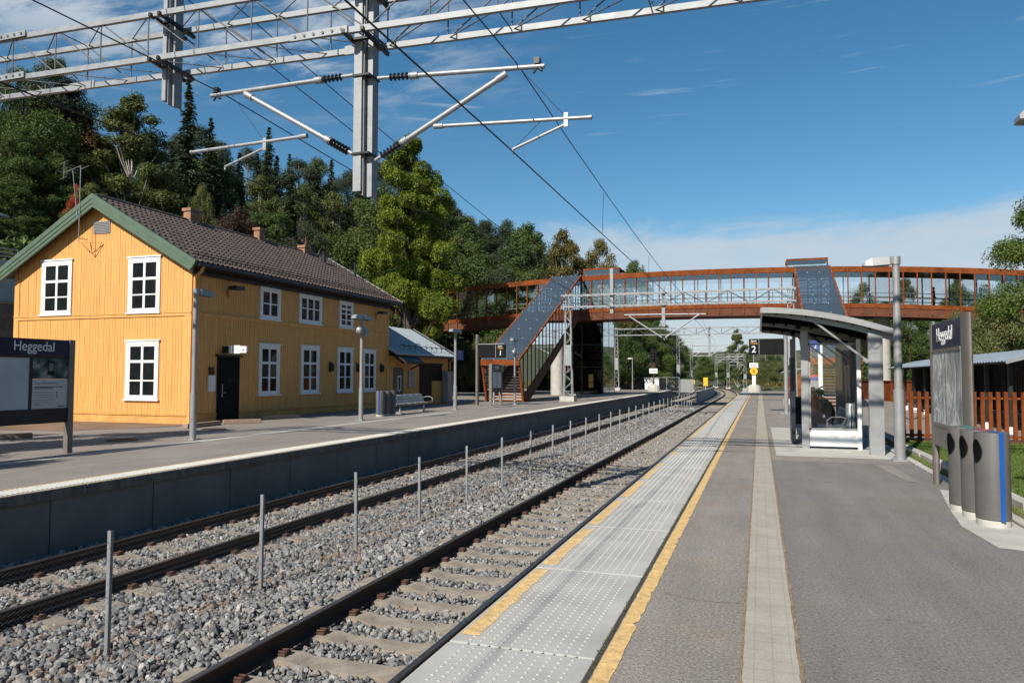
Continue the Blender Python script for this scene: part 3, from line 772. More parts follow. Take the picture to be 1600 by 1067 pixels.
# windows
def window(parent, plane, at, a0, a1, z0, z1, cols, rows, head=True):
    """plane 'x': wall faces +x, a runs along y.  plane 'y': wall faces -y, a runs along x"""
    def bx(m, u0, u1, za, zb, d0, d1):
        if plane == 'x': m.box(at+d0, at+d1, u0, u1, za, zb)
        else: m.box(u0, u1, at-d1, at-d0, za, zb)
    b = MB(); c = .125
    bx(b, a0, a0+c, z0, z1, .0, .045); bx(b, a1-c, a1, z0, z1, .0, .045)
    bx(b, a0+c, a1-c, z1-c, z1, .0, .044); bx(b, a0+c, a1-c, z0, z0+.08, .0, .044)
    f = .05                                                       # sash frame
    i0, i1, j0, j1 = a0+c, a1-c, z0+.08, z1-c
    bx(b, i0, i0+f, j0, j1, .0, .030); bx(b, i1-f, i1, j0, j1, .0, .030); bx(b, i0+f, i1-f, j0, j0+f, .0, .030); bx(b, i0+f, i1-f, j1-f, j1, .0, .030)
    for k in range(1, cols):
        u = i0+(i1-i0)*k/cols; w = .045 if (cols == 2 or True) else .03; bx(b, u-w, u+w, j0+f, j1-f, .0, .032)
    zs = [j0+(j1-j0)*q for q in rows]
    for q, z in enumerate(zs):
        th = .045 if q == len(zs)-1 and len(zs) > 1 else .022
        bx(b, i0+f, i1-f, z-th, z+th, .0, .028)
    w = b.build('window', M_['winwhite'], parent)
    p = MB(); bx(p, i0+.01, i1-.01, j0+.01, j1-.01, -.004, .006); p.build('pane', M_['pane'], w)
    s = MB(); bx(s, a0-.05, a1+.05, z0-.055, z0-.002, .0, .085); s.build('sill', M_['winwhite'], w)
    if head:
        h = MB(); bx(h, a0-.05, a1+.05, z1+.002, z1+.045, .0, .075); h.build('head_moulding', M_['winwhite'], w)
    return w
window(house, 'x', HX, 22.95, 24.18, 3.74, 4.93, 2, (.5,)); window(house, 'x', HX, 25.42, 27.03, 3.76, 4.93, 3, (.53,)); window(house, 'x', HX, 28.43, 29.58, 3.75, 4.93, 2, (.27,.55,.77))
for a0, a1, z0, z1 in ((22.95,24.18,.88,2.77),(25.60,26.88,.88,2.81),(28.33,29.60,.88,2.82),(30.53,31.72,.88,2.82)):
    window(house, 'x', HX, a0, a1, z0, z1, 2, (.33,.66))
window(house, 'y', HY0, -24.27, -22.86, 3.74, 5.64, 2, (.31,.64)); window(house, 'y', HY0, -20.31, -18.95, 3.72, 5.57, 2, (.31,.64)); window(house, 'y', HY0, -20.33, -18.94, .80, 2.74, 2, (.31,.68))
# gable vent
b = MB(); b.box(-21.93, -21.19, HY0-.03, HY0, 6.50, 6.92, 0)
for k in range(7): b.bar((-21.9, HY0-.04, 6.545+k*.055), (-21.22, HY0-.04, 6.545+k*.055), .03, .012, 1, (0,.6,1))
b.build('gable_vent', [M_['galvp'], M_['alu']], house)
# door, fittings
d = MB(); d.box(HX, HX+.05, 20.74, 21.84, .06, 2.24); d = d.build('door', M_['dkgreen'], house)
b = MB(); b.box(HX+.05, HX+.062, 20.86, 21.72, .15, 1.05); b.box(HX+.05, HX+.062, 20.86, 21.72, 1.15, 2.12); b.build('door_panel', M_['dkgreen'], d)
b = MB(); b.box(HX+.064, HX+.072, 21.22, 21.56, 1.35, 1.52); b.build('notice', M_['black'], d)
b = MB(); b.tube((HX+.09, 20.95, 1.0), (HX+.09, 21.1, 1.0), .012); b.box(HX+.062, HX+.07, 20.93, 20.97, .85, 1.3); b.build('handle', M_['alu'], d)
b = MB(); b.box(HX+.0, HX+.13, 20.66, 21.92, 2.25, 2.31); b.build('door_canopy', M_['darkm'], d)
b = MB(); b.box(HX, HX+.05, 20.34, 20.56, 1.62, 1.88, 1); b.box(HX, HX+.05, 20.30, 20.62, 1.05, 1.60, 0); b.build('meter_box', [M_['white'], M_['cortend']], house)
for y in (26.99+.75, 30.02, 32.25):
    b = MB(); b.box(HX, HX+.03, y-.05, y+.05, 1.75, 2.2); b.lathe((HX+.12, y, 1.78), [(.04,0),(.09,.05),(.10,.26),(.05,.33),(.02,.38)], 8); b.build('wall_lantern', M_['darkm'], house)
for y in (21.2, 31.7):
    b = MB(); b.tube((HX, y, 4.6), (HX+.35, y, 4.62), .02); b.box(HX+.2, HX+.55, y-.22, y+.22, 4.58, 4.70); b.tube((HX+.05, y-.05, 4.62), (HX+.05, y-.05, 4.3), .015); b.build('floodlight', M_['darkm'], house)
# basement hatches in the plinth
b = MB(); b.box(HX+.012, HX+.03, 24.0, 27.7, .05, .2); b.build('vent_hatch', M_['ochred'], house)
b = MB(); b.box(HX+.012, HX+.03, 28.2, 32.5, .05, .22); b.build('vent_hatch', M_['ochred'], house)
# chimneys and pipes
def chimney(parent, x, y, w, d, z0, z1):
    b = MB(); b.box(x-w/2, x+w/2, y-d/2, y+d/2, z0, z1-.12); b.box(x-w/2-.05, x+w/2+.05, y-d/2-.05, y+d/2+.05, z1-.12, z1)
    c = b.build('chimney', M_['brick'], parent); f = MB(); f.box(x-w/2-.04, x+w/2+.04, y-d/2-.04, y+d/2+.04, z0+.22, z0+.34); f.build('flashing', M_['darkm'], c)
chimney(roof, RX, 23.75, .34, .5, 7.3, 8.28); chimney(roof, RX, 28.0, .30, .40, 7.3, 8.32); chimney(roof, RX, 31.55, .36, .55, 7.3, 8.10)
for x, y, h, r in ((-20.6, 31.7, .55, .11), (-19.6, 33.0, .7, .06)):
    b = MB(); b.tube((x, y, rz(x)-.05), (x, y, rz(x)+h), r, n=10); b.tube((x, y, rz(x)+h+.01), (x, y, rz(x)+h+.07), r*1.4, n=10); b.build('vent_pipe', M_['darkm'], roof)
# aerial on the gable
an = thing('tv_aerial', 'thin television aerial mast bracketed to the ochre gable top', 'aerial', (-22.15, 19.1, 6.2))
b = MB(); b.tube((-22.13,19.05,6.15),(-22.13,19.05,8.78),.013); b.build('mast', M_['galv'], an)
b = MB(); b.tube((-22.13,19.4,6.3),(-22.13,19.05,6.3),.016); b.path([(-22.45,19.42,6.22),(-22.13,19.05,6.15),(-21.47,19.42,6.18)],.014); b.path([(-22.4,19.42,6.2),(-21.85,19.42,5.72),(-21.5,19.42,6.16)],.012); b.tube((-21.85,19.42,5.72),(-21.85,19.42,6.6),.010); b.build('bracket', M_['ochre'], an)
b = MB(); b.tube((-22.22,19.05,7.0),(-22.50,19.05,8.72),.008); b.tube((-22.95,19.05,8.62),(-22.1,19.05,8.82),.009); b.tube((-22.1,19.05,8.70),(-21.75,19.05,8.78),.008)
for k in range(4): x = -22.9+k*.2; b.tube((x,18.8,8.64+k*.045),(x,19.3,8.64+k*.045),.006,n=4)
b.tube((-22.9,19.05,8.45),(-22.9,19.05,9.0),.008,n=4); b.tube((-23.1,19.05,8.95),(-22.7,19.05,9.05),.007,n=4); b.tube((-23.1,19.05,8.40),(-22.75,19.05,8.5),.007,n=4)
b.build('antenna_rod', M_['alu'], an)
# projecting sign by the door
sg = thing('projecting_sign', 'white and grey sign board on a bracket over the dark house door', 'sign', (HX, 21.0, 2.45))
b = MB(); b.box(HX, HX+.30, 20.97, 21.03, 2.37, 2.60); b.build('bracket', M_['darkm'], sg)
b = MB(); b.box(HX+.305, HX+.76, 20.95, 21.05, 2.35, 2.63); b.build('board', M_['white'], sg)
b = MB(); b.box(HX+.765, HX+1.02, 20.96, 21.04, 2.37, 2.60); b.build('board', M_['white'], sg)
text('Venterom', .10, mat('pale_lettering', (.42,.43,.44), .5), sg, face_mat((HX+.535, 20.947, 2.49), (1,0,0)), squeeze=.86)
b = MB(); b.prism([(HX+.83,2.44),(HX+.95,2.44),(HX+.89,2.54)], 'y', 20.954, 20.958); b.build('arrow', M_['galvp'], sg)
# ------------------------------------------------------------------ annex with metal roof
ax = thing('outbuilding', 'low ochre annex with pale sheet metal roof at the house end', 'outbuilding', (HX, 33.1, 0))
b = MB(); b.prism([(-23.2,0),(HX-.02,0),(HX-.02,2.72),(-20.3,4.22),(-23.2,2.6)], 'y', 33.05, 40.45); b.build('wall_core', M_['ochred'], ax)
b = MB(); boards_x(b, HX, 33.06, 40.32, .28, 2.75); b.box(HX-.02, HX+.02, 40.33, 40.47, 0, 2.75); b.box(HX-.02, HX+.015, 33.06, 40.32, .02, .26); b.build('wall', M_['ochre'], ax)
b = MB(); z = lambda x: 4.42-abs(x+20.2)*.5636
for x0, x1 in ((-20.2, HX+.45), (-20.2, -23.6)):
    b.add([(x0,33.02,z(x0)),(x1,33.02,z(x1)),(x1,40.85,z(x1)),(x0,40.85,z(x0)),(x0,33.02,z(x0)-.06),(x1,33.02,z(x1)-.06),(x1,40.85,z(x1)-.06),(x0,40.85,z(x0)-.06)], [(0,1,2,3),(7,6,5,4),(0,4,5,1),(1,5,6,2),(2,6,7,3)])
    y = 33.3
    while y < 40.8: b.bar((x0,y,z(x0)+.012),(x1,y,z(x1)+.012),.02,.025); y += .42
rf = b.build('roof', M_['tin'], ax)
b = MB(); b.bar((-20.2,40.9,4.40),(HX+.5,40.9,z(HX+.5)-.02),.05,.2); b.build('verge_board', M_['galvp'], ax)
b = MB(); b.bar((-20.2,40.66,4.48),(HX+.45,40.66,z(HX+.45)+.06),.22,.03); b.build('verge_strip', M_['darkm'], rf)
b = MB(); b.box(HX+.36, HX+.46, 33.02, 40.8, z(HX+.45)-.14, z(HX+.45)-.06); b.box(HX-.02, HX+.4, 33.1, 40.5, z(HX+.42)-.15, z(HX+.42)-.10); b.build('eaves_board', M_['darkm'], ax)
y = 34.6
while y < 40.4:
    b = MB(); b.path([(HX+.1,y,z(HX+.1)+.02),(HX+.06,y,z(HX+.1)+.30),(HX-.25,y,z(HX-.25)+.02)],.014,5); b.tube((HX+.07,y-.2,z(HX+.1)+.24),(HX+.07,y+.25,z(HX+.1)+.24),.02,n=5); y += .68
    b.build('snow_guard', M_['darkm'], rf)
# porch roof, doors and fittings
b = MB(); b.add([(HX-.2,33.1,3.05),(HX+.75,33.1,2.32),(HX+.75,35.6,2.32),(HX-.2,35.6,3.05),(HX-.2,33.1,2.95),(HX+.75,33.1,2.2),(HX+.75,35.6,2.2),(HX-.2,35.6,2.95)], [(0,1,2,3),(7,6,5,4),(0,4,5,1),(1,5,6,2),(2,6,7,3)])
b.bar((HX+.05,35.5,1.95),(HX+.7,35.5,2.25),.06,.06); b.build('porch_roof', M_['darkm'], ax)
b = MB(); b.path([(HX+.6,33.1,2.5),(HX+.85,33.1,2.35),(HX+.85,33.3,2.2)],.05); b.build('porch_spout', M_['ochre'], ax)
d = MB(); d.box(HX, HX+.04, 33.62, 34.66, .02, 2.0); d = d.build('door', mat('grey_green_door', (.05,.065,.06), .5), ax)
b = MB(); b.box(HX+.04, HX+.05, 33.98, 34.36, .8, 1.6); b.build('pane', M_['winwhite'], d); b = MB(); b.box(HX+.05, HX+.056, 34.06, 34.28, .86, 1.54); b.build('glazing', M_['pane'], d)
b = MB(); b.box(HX, HX+.08, 35.2, 35.85, .98, 1.86); b.build('notice_case', M_['galvp'], ax)
b = MB(); b.box(HX, HX+.02, 36.6, 38.2, .22, 2.2); b.box(HX, HX+.02, 38.2, 39.6, 1.3, 2.2); b.box(HX, HX+.04, 36.5, 39.7, 2.2, 2.3); b.build('doorway', M_['black'], ax)
b = MB(); b.path([(HX+.42,40.6,2.7),(HX+.1,40.6,2.45),(HX+.1,40.6,0)],.05); b.build('downpipe', M_['ochre'], ax)
cb = thing('utility_cabinet', 'tall grey utility cabinet against the annex wall', 'cabinet', (HX+.2, 40.0, 0))
b = MB(); b.box(HX+.05, HX+.4, 39.55, 40.3, .05, 1.85); b.build('body', M_['galvp'], cb, bevel=.01); b = MB(); b.box(HX+.4, HX+.415, 39.6, 40.25, 1.0, 1.8); b.box(HX+.4, HX+.415, 39.6, 40.25, .1, .95); b.tube((HX+.42,39.5,.1),(HX+.42,39.5,1.6),.02); b.build('door', M_['galvp'], cb)
# timber baulks on the forecourt
def baulk(p, q, label):
    p = Vector((*p, .07)); q = Vector((*q, .07)); c = (p+q)/2
    b = MB(); b.bar(p, q, .16, .14); o = b.build('timber_baulk', M_['timber'], None, bevel=.015)
    for v in o.data.vertices: v.co -= Vector((c.x, c.y, 0))
    o.location = (c.x, c.y, 0); tag(o, label, 'timber baulk', 'timber baulks on the forecourt')
baulk((-16.35,17.9),(-16.55,19.6), 'timber baulk lying nearest the ochre house corner'); baulk((-16.75,20.0),(-15.95,20.9), 'timber baulk lying across in front of the dark house door')
baulk((-17.0,22.3),(-16.5,23.9), 'timber baulk lying below the first tall window past the door'); baulk((-18.6,12.2),(-17.5,13.9), 'dark timber baulk lying behind the shaded station sign')
# manhole covers
for x, y, l in ((-15.4,18.0,'rusty round manhole cover by the house corner baulk'),(-14.9,14.2,'rusty round drain cover beside the shaded station sign')):
    b = MB(); b.lathe((0,0,0), [(.36,.004),(.36,.014),(.30,.016),(.30,.012),(.0001,.012)], 24); o = b.build('manhole_cover', M_['cortend']); o.location = (x, y, 0); tag(o, l, 'manhole cover', 'manhole covers')
# ------------------------------------------------------------------ behind the house
w = thing('stone_wall', 'dark stone block wall holding the bank behind the house', 'wall', (-34, 20, 0))
b = MB(); b.box(-34.4,-34,12,42,-.2,5.0); b.build('wall', M_['stonewall'], w)
w = thing('road_parapet', 'pale concrete road parapet with grey rail above the stone wall', 'parapet', (-37, 20, 6))
b = MB(); b.box(-37.3,-37,12,44,5.4,7.55); b.build('wall', M_['conc'], w)
b = MB()
for z_ in (7.75,7.95,8.15): b.tube((-37.1,12,z_),(-37.1,44,z_),.03,n=6)
for k in range(20): b.tube((-37.1,12.3+k*1.6,7.5),(-37.1,12.3+k*1.6,8.2),.03,n=6)
b.build('railing', M_['galvp'], w)
w = thing('stone_wall', 'low sandstone wall at the foot of the slope under the footbridge', 'wall', (-27, 70, 0))
b = MB(); b.box(-34,-22.5,70,70.4,-.1,.95); b.build('wall', M_['slopewall'], w)
# ------------------------------------------------------------------ overhead line
def truss(parent, p0, p1, w, h, step, rc=.05, rd=.02, square=True, flip=None):
    """box girder from p0 to p1 (bottom chord ends at the near side), w in y, h in z"""
    p0 = Vector(p0); p1 = Vector(p1); d = p1-p0
    cor = [Vector((0,0,0)), Vector((0,w,0)), Vector((0,0,h)), Vector((0,w,h))]
    for c in cor:
        b = MB()
        if square: b.bar(p0+c, p1+c, rc*1.5, rc*2)
        else: b.tube(p0+c, p1+c, rc, n=8)
        b.build('chord', M_['galv'], parent)
    n = max(2, round(d.length/step)); b = MB()
    P = lambda k, c: p0+d*(k/n)+c
    for k in range(n+1):
        b.tube(P(k,cor[0]), P(k,cor[2]), rd, n=5); b.tube(P(k,cor[1]), P(k,cor[3]), rd, n=5)
        if k % 2 == 0: b.tube(P(k,cor[2]), P(k,cor[3]), rd*.8, n=5); b.tube(P(k,cor[0]), P(k,cor[1]), rd*.8, n=5)
        if k < n:
            a, c = (k, k+1) if (k % 2 == 0 if flip is None else (p0+d*((k+.5)/n)).x < flip) else (k+1, k)
            b.tube(P(a,cor[2]), P(c,cor[0]), rd, n=5); b.tube(P(a,cor[3]), P(c,cor[1]), rd, n=5)
            b.tube(P(a,cor[0]), P(c,cor[1]), rd*.8, n=5)
            if flip is None: pass
            else: b.tube(P(c,cor[2]), P(a,cor[3]), rd*.8, n=5)
    b.build('lattice', M_['galvd'], parent)  # lattice rods coloured darker to look shaded from below
def insulator(parent, p, q, r=.062, n=6):
    p = Vector(p); q = Vector(q); b = MB(); b.tube(p, q, r*.45, n=10)
    for k in range(n):
        a = p+(q-p)*((k+.2)/n); c = p+(q-p)*((k+.5)/n); e = p+(q-p)*((k+.75)/n)
        b.tube(a, c, r*.45, r, 12); b.tube(c, e, r, r*.5, 12)
    b.build('insulator', M_['insul'], parent)
def lerp(p, q, t): return tuple(a+(b-a)*t for a, b in zip(p, q))
def cantilever(parent, top0, top1, brk0, brk1, reg0, reg1, arm0, arm1, s=1):
    """top tube, diagonal bracket, registration tube and steady arm, with insulators at the mast"""
    L = lambda p, q, t: lerp(p, q, t)
    b = MB(); b.tube(L(top0,top1,.02), L(top0,top1,.10), .03); b.tube(L(top0,top1,.24), top1, .036, n=10); b.tube(L(top0,top1,.22), L(top0,top1,.27), .055, n=10); b.build('top_tube', M_['alu'], parent)
    insulator(parent, L(top0,top1,.09), L(top0,top1,.24))
    b = MB(); b.tube(brk0, L(brk0,brk1,.07), .03); b.tube(L(brk0,brk1,.24), brk1, .040, n=10); b.tube(L(brk0,brk1,.22), L(brk0,brk1,.27), .06, n=10); b.tube(L(brk0,brk1,.96), L(brk0,brk1,1.03), .055, n=8); b.build('bracket_tube', M_['alu'], parent)
    insulator(parent, L(brk0,brk1,.06), L(brk0,brk1,.24), .07, 7)
    b = MB(); b.tube(reg0, reg1, .028, n=10); b.tube(L(reg0,reg1,.0), L(reg0,reg1,.06), .042, n=8); b.tube(L(reg0,reg1,.985), reg1, .036, n=8); b.build('registration_tube', M_['alu'], parent)
    j = L(arm0, arm1, 0); b = MB(); b.tube(arm0, arm1, .022, n=8); b.box(j[0]-.03, j[0]+.03, j[1]-.02, j[1]+.02, j[2]-.04, j[2]+.16); b.tube(arm1, (arm1[0], arm1[1], arm1[2]-.07), .018, n=6); b.build('steady_arm', M_['alu'], parent)
    b = MB(); b.tube(L(top0,top1,.86), (arm0[0], arm0[1], arm0[2]+.1), .0045, n=4); b.tube(L(reg0,reg1,.7), arm1, .005, n=4); b.build('stay_wire', M_['wire'], parent)
    c = L(top0, top1, .96); b = MB(); b.box(c[0]-.04, c[0]+.04, c[1]-.05, c[1]+.05, c[2]+.03, c[2]+.12); b.tube((c[0]-.07,c[1],c[2]+.05),(c[0]+.07,c[1],c[2]-.07),.022,n=6); b.tube((c[0]+.05,c[1],c[2]+.08),(c[0]-.06,c[1],c[2]-.09),.018,n=6); b.build('wire_clamp', M_['darkm'], parent)
YG = 9.95
def g2(x, z): return (x*.9755, YG, 1.6+(z-1.6)*.9755)
g = thing('overhead_gantry', 'large galvanised lattice gantry spanning both tracks above the camera end', 'gantry', (-5.76, YG, 0))
truss(g, (-16.0, 9.6, 7.06), (4.9, 9.6, 6.60), .66, .76, 1.06, .045, .0125, True, -5.76)
# bolted splices
for x, z in ((-13.0, 7.02), (-6.35, 6.85), (-13.0, 7.78)):
    b = MB(); b.box(x-.5, x+.5, 9.535, 9.555, z-.065, z+.045); sp_ = b.build('splice_plate', M_['galv'], g)
    for k in range(6):
        b = MB(); b.tube((x-.42+k*.165, 9.52, z-.01), (x-.42+k*.165, 9.534, z-.01), .024, n=6)
        b.build('bolt', M_['galvd'], sp_)
for x, z in ((-11.9, 6.96), (-6.0, 6.83)): b = MB(); b.box(x-.3, x+.3, 10.21, 10.23, z-.05, z+.09); b.build('splice_plate', M_['galv'], g)
for nm, x, zb, zt, w in (('drop_mast', -5.755, 4.42, 9.3, .26), ('stub_mast', -9.55, 6.28, 9.6, .15)):
    b = MB(); h = w/2; y = YG
    b.box(x-h, x+h*.05, y-.14, y-.10, zb, zt); b.box(x-h, x-h+.03, y-.10, y+.14, zb, zt); b.box(x+h*.05, x+h*.05+.02, y-.10, y+.1, zb-.06, zt); b.box(x+h*.3, x+h, y-.02, y+.02, zb-.07, zt); b.box(x+h-.03, x+h, y+.02, y+.16, zb-.07, zt); b.box(x-h, x+h*.3, y+.1, y+.13, zb, zt)
    b.build(nm, M_['galv'], g)
    zz = 6.6+(-5.755-x)*.022+.2
    for z_ in (zz-.02, zz+.74):
        b = MB(); b.bar((x+w*.62, 9.52, z_+.03), (x+w*.62, 10.36, z_-.03), .05, .06); b.bar((x-w*.62, 9.52, z_+.03), (x-w*.62, 10.36, z_-.03), .05, .06); b.box(x-w*.6, x+w*.6, 9.77, 9.80, z_-.03, z_+.03); b.box(x-w*.6, x+w*.6, 10.14, 10.17, z_-.03, z_+.03)
        b.build('clamp', M_['darkm'], g)
for z_ in (6.22, 5.0):
    b = MB(); b.box(-5.905, -5.605, YG-.165, YG+.175, z_-.015, z_+.015)
    b.build('bracket_band', M_['darkm'], g)
# right arm over the near track, left arm over the far track
cantilever(g, (-5.60, YG, 6.20), g2(-2.93,6.14), (-5.60, YG, 4.90), g2(-3.59,6.07), g2(-4.70,5.43), g2(-2.23,5.30), g2(-2.61,5.24), g2(-3.42,4.95))
cantilever(g, (-5.92, YG, 6.30), g2(-8.92,6.42), (-5.92, YG, 5.02), g2(-8.15,6.33), g2(-6.98,5.52), g2(-9.33,5.47), g2(-7.80,5.40), g2(-8.60,5.15))
# legs outside the picture
for x in (-16.2, 5.1):
    b = MB(); z0 = 0
    for dx in (-.18,.18):
        for dy in (-.18,.18): b.bar((x+dx, YG+dy, z0), (x+dx, YG+dy, 8.2), .06, .06)
    for k in range(12):
        s = 1 if k % 2 else -1
        for dy in (-.18,.18): b.tube((x-.18*s, YG+dy, .3+k*.6), (x+.18*s, YG+dy, .9+k*.6), .018, n=5)
    b.build('lattice_leg', M_['galv'], g)
    b = MB(); b.box(x-.4, x+.4, YG-.4, YG+.4, -.1, .3); b.build('footing', M_['conc'], g)

def lattice_mast(parent, x, y, z0, z1, w0, w1, solid=(.30,.5), name='mast', conc=True):
    H = z1-z0; c = lambda t: w0+(w1-w0)*t
    b = MB()
    for sx in (-1, 1):
        for sy in (-1, 1): b.bar((x+sx*w0/2, y+sy*w0/2*.6, z0), (x+sx*w1/2, y+sy*w1/2*.6, z1), .05, .05)
    n = int(H/.45)
    for k in range(n):
        t0, t1 = k/n, (k+1)/n; s = 1 if k % 2 else -1
        if solid and solid[0] < t0 < solid[1]: continue
        for sy in (-1, 1):
            b.bar((x-s*c(t0)/2, y+sy*c(t0)*.3, z0+H*t0), (x+s*c(t1)/2, y+sy*c(t1)*.3, z0+H*t1), .026, .02)
    if solid:
        for sy in (-1, 1):
            a, e = solid; ya = y+sy*(c(a)*.3+.012)
            b.add([(x-c(a)/2, ya, z0+H*a),(x+c(a)/2, ya, z0+H*a),(x+c(e)/2, y+sy*(c(e)*.3+.012), z0+H*e),(x-c(e)/2, y+sy*(c(e)*.3+.012), z0+H*e)], [(0,1,2,3)])
        for sx in (-1, 1):
            a, e = solid; b.add([(x+sx*c(a)/2, y-c(a)*.3, z0+H*a),(x+sx*c(a)/2, y+c(a)*.3, z0+H*a),(x+sx*c(e)/2, y+c(e)*.3, z0+H*e),(x+sx*c(e)/2, y-c(e)*.3, z0+H*e)], [(0,1,2,3)])
    m = b.build(name, M_['galv'], parent)
    if conc: b = MB(); b.box(x-w0*.85, x+w0*.85, y-w0*.7, y+w0*.7, z0-.3, z0+.02); b.build('footing', M_['conc'], parent)
    return m
def portal(name, label, y, xl, xr, zb, zt, drops, arms, base=0.0, w0=.55):
    g = thing(name, label, 'gantry', (xl, y, base), 0, 'gantries further along the line')
    for x in (xl, xr):
        if x is None: continue
        lattice_mast(g, x, y, base+.3, zt+.15, w0, w0*.5)
    truss(g, (xl-.4, y-.25, zb), (xr+.3, y-.25, zb), .5, zt-zb, 1.3, .042, .016)
    for x, a, c in drops:
        b = MB(); b.bar((x, y, a), (x, y, c), .2, .2); b.build('drop_mast', M_['galv'], g)
    for (p, q, r_) in arms:
        b = MB(); b.tube((p[0], y, p[1]), (q[0], y, q[1]), r_, n=6); b.build('cantilever_tube', M_['alu'], g)
    return g
portal('overhead_gantry', 'pale lattice gantry standing in front of the rusty footbridge', 45.3, -11.48, 1.75, 5.95, 6.68,
       [(-5.5,4.6,7.1),(-8.67,5.5,8.3)], [((-5.4,5.36),(-3.0,5.32),.045),((-5.6,5.36),(-7.9,5.38),.045),((-5.4,3.95),(-3.4,5.3),.05),((-5.6,3.95),(-7.6,5.3),.05)])
portal('overhead_gantry', 'pale lattice gantry seen under the footbridge deck beyond the lift', 82, -15.2, 5.0, 6.15, 6.85,
       [(-5.1,3.75,7.1)], [((-5,4.9),(-2.6,5.0),.05),((-5.2,4.9),(-7.8,5.0),.05),((-5,3.9),(-3.0,4.9),.05)], 0, .5)
def side_mast(x, y, z1, side, label, n=2, base=-.6):
    g = thing('catenary_mast', label, 'mast', (x, y, base), 0, 'lattice masts along the curve')
    lattice_mast(g, x, y, base, z1, .55, .3, (.28,.42))
    b = MB()
    for k in range(n):
        z = z1-.4-k*.55
        b.tube((x, y, z), (x+side*3.2, y, z+.05), .055, n=6)
    b.tube((x, y, z1-2.2), (x+side*3.0, y, z1-.5), .055, n=6)
    b.tube((x+side*.4, y, z1-2.), (x+side*2.7, y, z1-2.), .045, n=6)
    b.build('cantilever', M_['alu'], g)
side_mast(-11.9, 116, 8.9, 1, 'lattice mast left of the others with stacked arms', 3); side_mast(-10.4, 122, 6.9, 1, 'lattice mast behind the yellow board', 4)
side_mast(-8.8, 163, 6.6, 1, 'most distant lattice mast with arms over the curve', 3); side_mast(-6.0, 154, 6.4, 1, 'lattice mast right of the most distant one', 2)
side_mast(-2.5, 140, 5.6, -1, 'lattice mast with plain arm left of the speed sign', 2); side_mast(-14.5, 142, 6.5, 1, 'lattice mast against the rock cutting', 4)
# ------------------------------------------------------------------ wires
def wire(name, label, pts, r=.011, cat='overhead wire', group=None, parts=()):
    b = MB(); b.path(pts, r, 6); o = b.build(name, M_['wire']); tag(o, label, cat, group); return o
def sag(p, q, n, s):
    return [tuple(a+(c-a)*t for a, c in zip(p[:2], q[:2]))+(p[2]+(q[2]-p[2])*t-4*s*t*(1-t),) for t in [k/n for k in range(n+1)]]
def catenary(label, xs, contact, mess, drops):
    g = thing('overhead_wires', label, 'overhead wire', (xs[1], YG, contact[1][2]))
    for nm, P, sg_, r in (('contact_wire', contact, .0, .0105), ('messenger_wire', mess, .35, .0095)):
        b = MB()
        for p, q in zip(P[:-1], P[1:]): b.path(sag(p, q, 10, sg_), r, 6)
        b.build(nm, M_['wire'], g)
    b = MB()
    for a, c in drops: b.tube(a, c, .005, n=4)
    b.build('dropper', M_['wire'], g)
catenary('contact and carrier wires hung over the right-hand track', (0,-3.34), [(-3.6,-28,5.0),(-3.335,YG,4.83),(-3.30,45.3,4.66),(-4.6,82,4.6),(-6.2,120,4.6)], [(-3.6,-28,6.6),(-3.28,YG,6.12),(-3.35,45.3,5.45),(-4.6,82,5.6),(-6.2,120,5.6)],
         [((-3.31,16.2,4.80),(-3.28,16.2,5.72)),((-3.31,23.5,4.76),(-3.3,23.5,5.47)),((-3.31,32,4.72),(-3.3,32,5.4)),((-3.3,2,4.87),(-3.3,2,5.98))])
catenary('contact and carrier wires hung over the left-hand track', (0,-8.4), [(-8.0,-28,5.0),(-8.38,YG,5.0),(-7.9,45.3,4.70),(-9,82,4.6),(-11.5,120,4.6)], [(-8.0,-28,6.4),(-8.5,YG,6.33),(-8.0,45.3,5.6),(-9,82,5.6),(-11.5,120,5.6)],
         [((-8.3,16,4.95),(-8.4,16,5.9)),((-8.2,24,4.87),(-8.3,24,5.65)),((-8.1,33,4.8),(-8.2,33,5.6))])
wire('feeder_wire', 'dark feeder wire sagging from the stub mast, the left one of two', [(-10.6,-6,9.6)]+sag((-9.45,YG,8.22),(-8.9,45.3,5.5),10,.42), .010)
wire('feeder_wire', 'dark feeder wire sagging from the stub mast, the right one of two', [(-10.2,-6,10.2)]+sag((-9.2,YG,8.62),(-8.5,45.3,5.75),10,.42), .010)
# ------------------------------------------------------------------ footbridge
BY, BW = 58.5, 3.0
ztop = lambda x: 9.85-.00172*(x+5)**2
def yoff(x): return max(0, x-5)**2*.006 + max(0, -22-x)**2*.012
br = thing('footbridge', 'long glazed footbridge of rusty weathering steel arching over the tracks', 'footbridge', (-5, BY+BW/2, 6))
XS = [-41+.9075*k for k in range(82)]      # -41 .. 32
def ribbon(mb, xs, y0, y1, zf0, zf1, m=0):
    v = []
    for x in xs: yo = yoff(x); v += [(x, y0+yo, zf0(x)), (x, y1+yo, zf0(x)), (x, y1+yo, zf1(x)), (x, y0+yo, zf1(x))]
    f = [(k*4+i, k*4+(i+1) % 4, k*4+4+(i+1) % 4, k*4+4+i) for k in range(len(xs)-1) for i in range(4)]
    mb.add(v, f+[(0,1,2,3), tuple(len(v)-4+i for i in (3,2,1,0))], m)
b = MB(); ribbon(b, XS, BY-.10, BY, lambda x: ztop(x)-.40, lambda x: ztop(x)); ribbon(b, XS, BY+BW, BY+BW+.10, lambda x: ztop(x)-.40, lambda x: ztop(x)); b.build('roof_fascia', M_['corten'], br)
b = MB(); ribbon(b, XS, BY+.002, BY+BW-.002, lambda x: ztop(x)-.32, lambda x: ztop(x)-.12); b.build('roof', M_['cortend'], br)
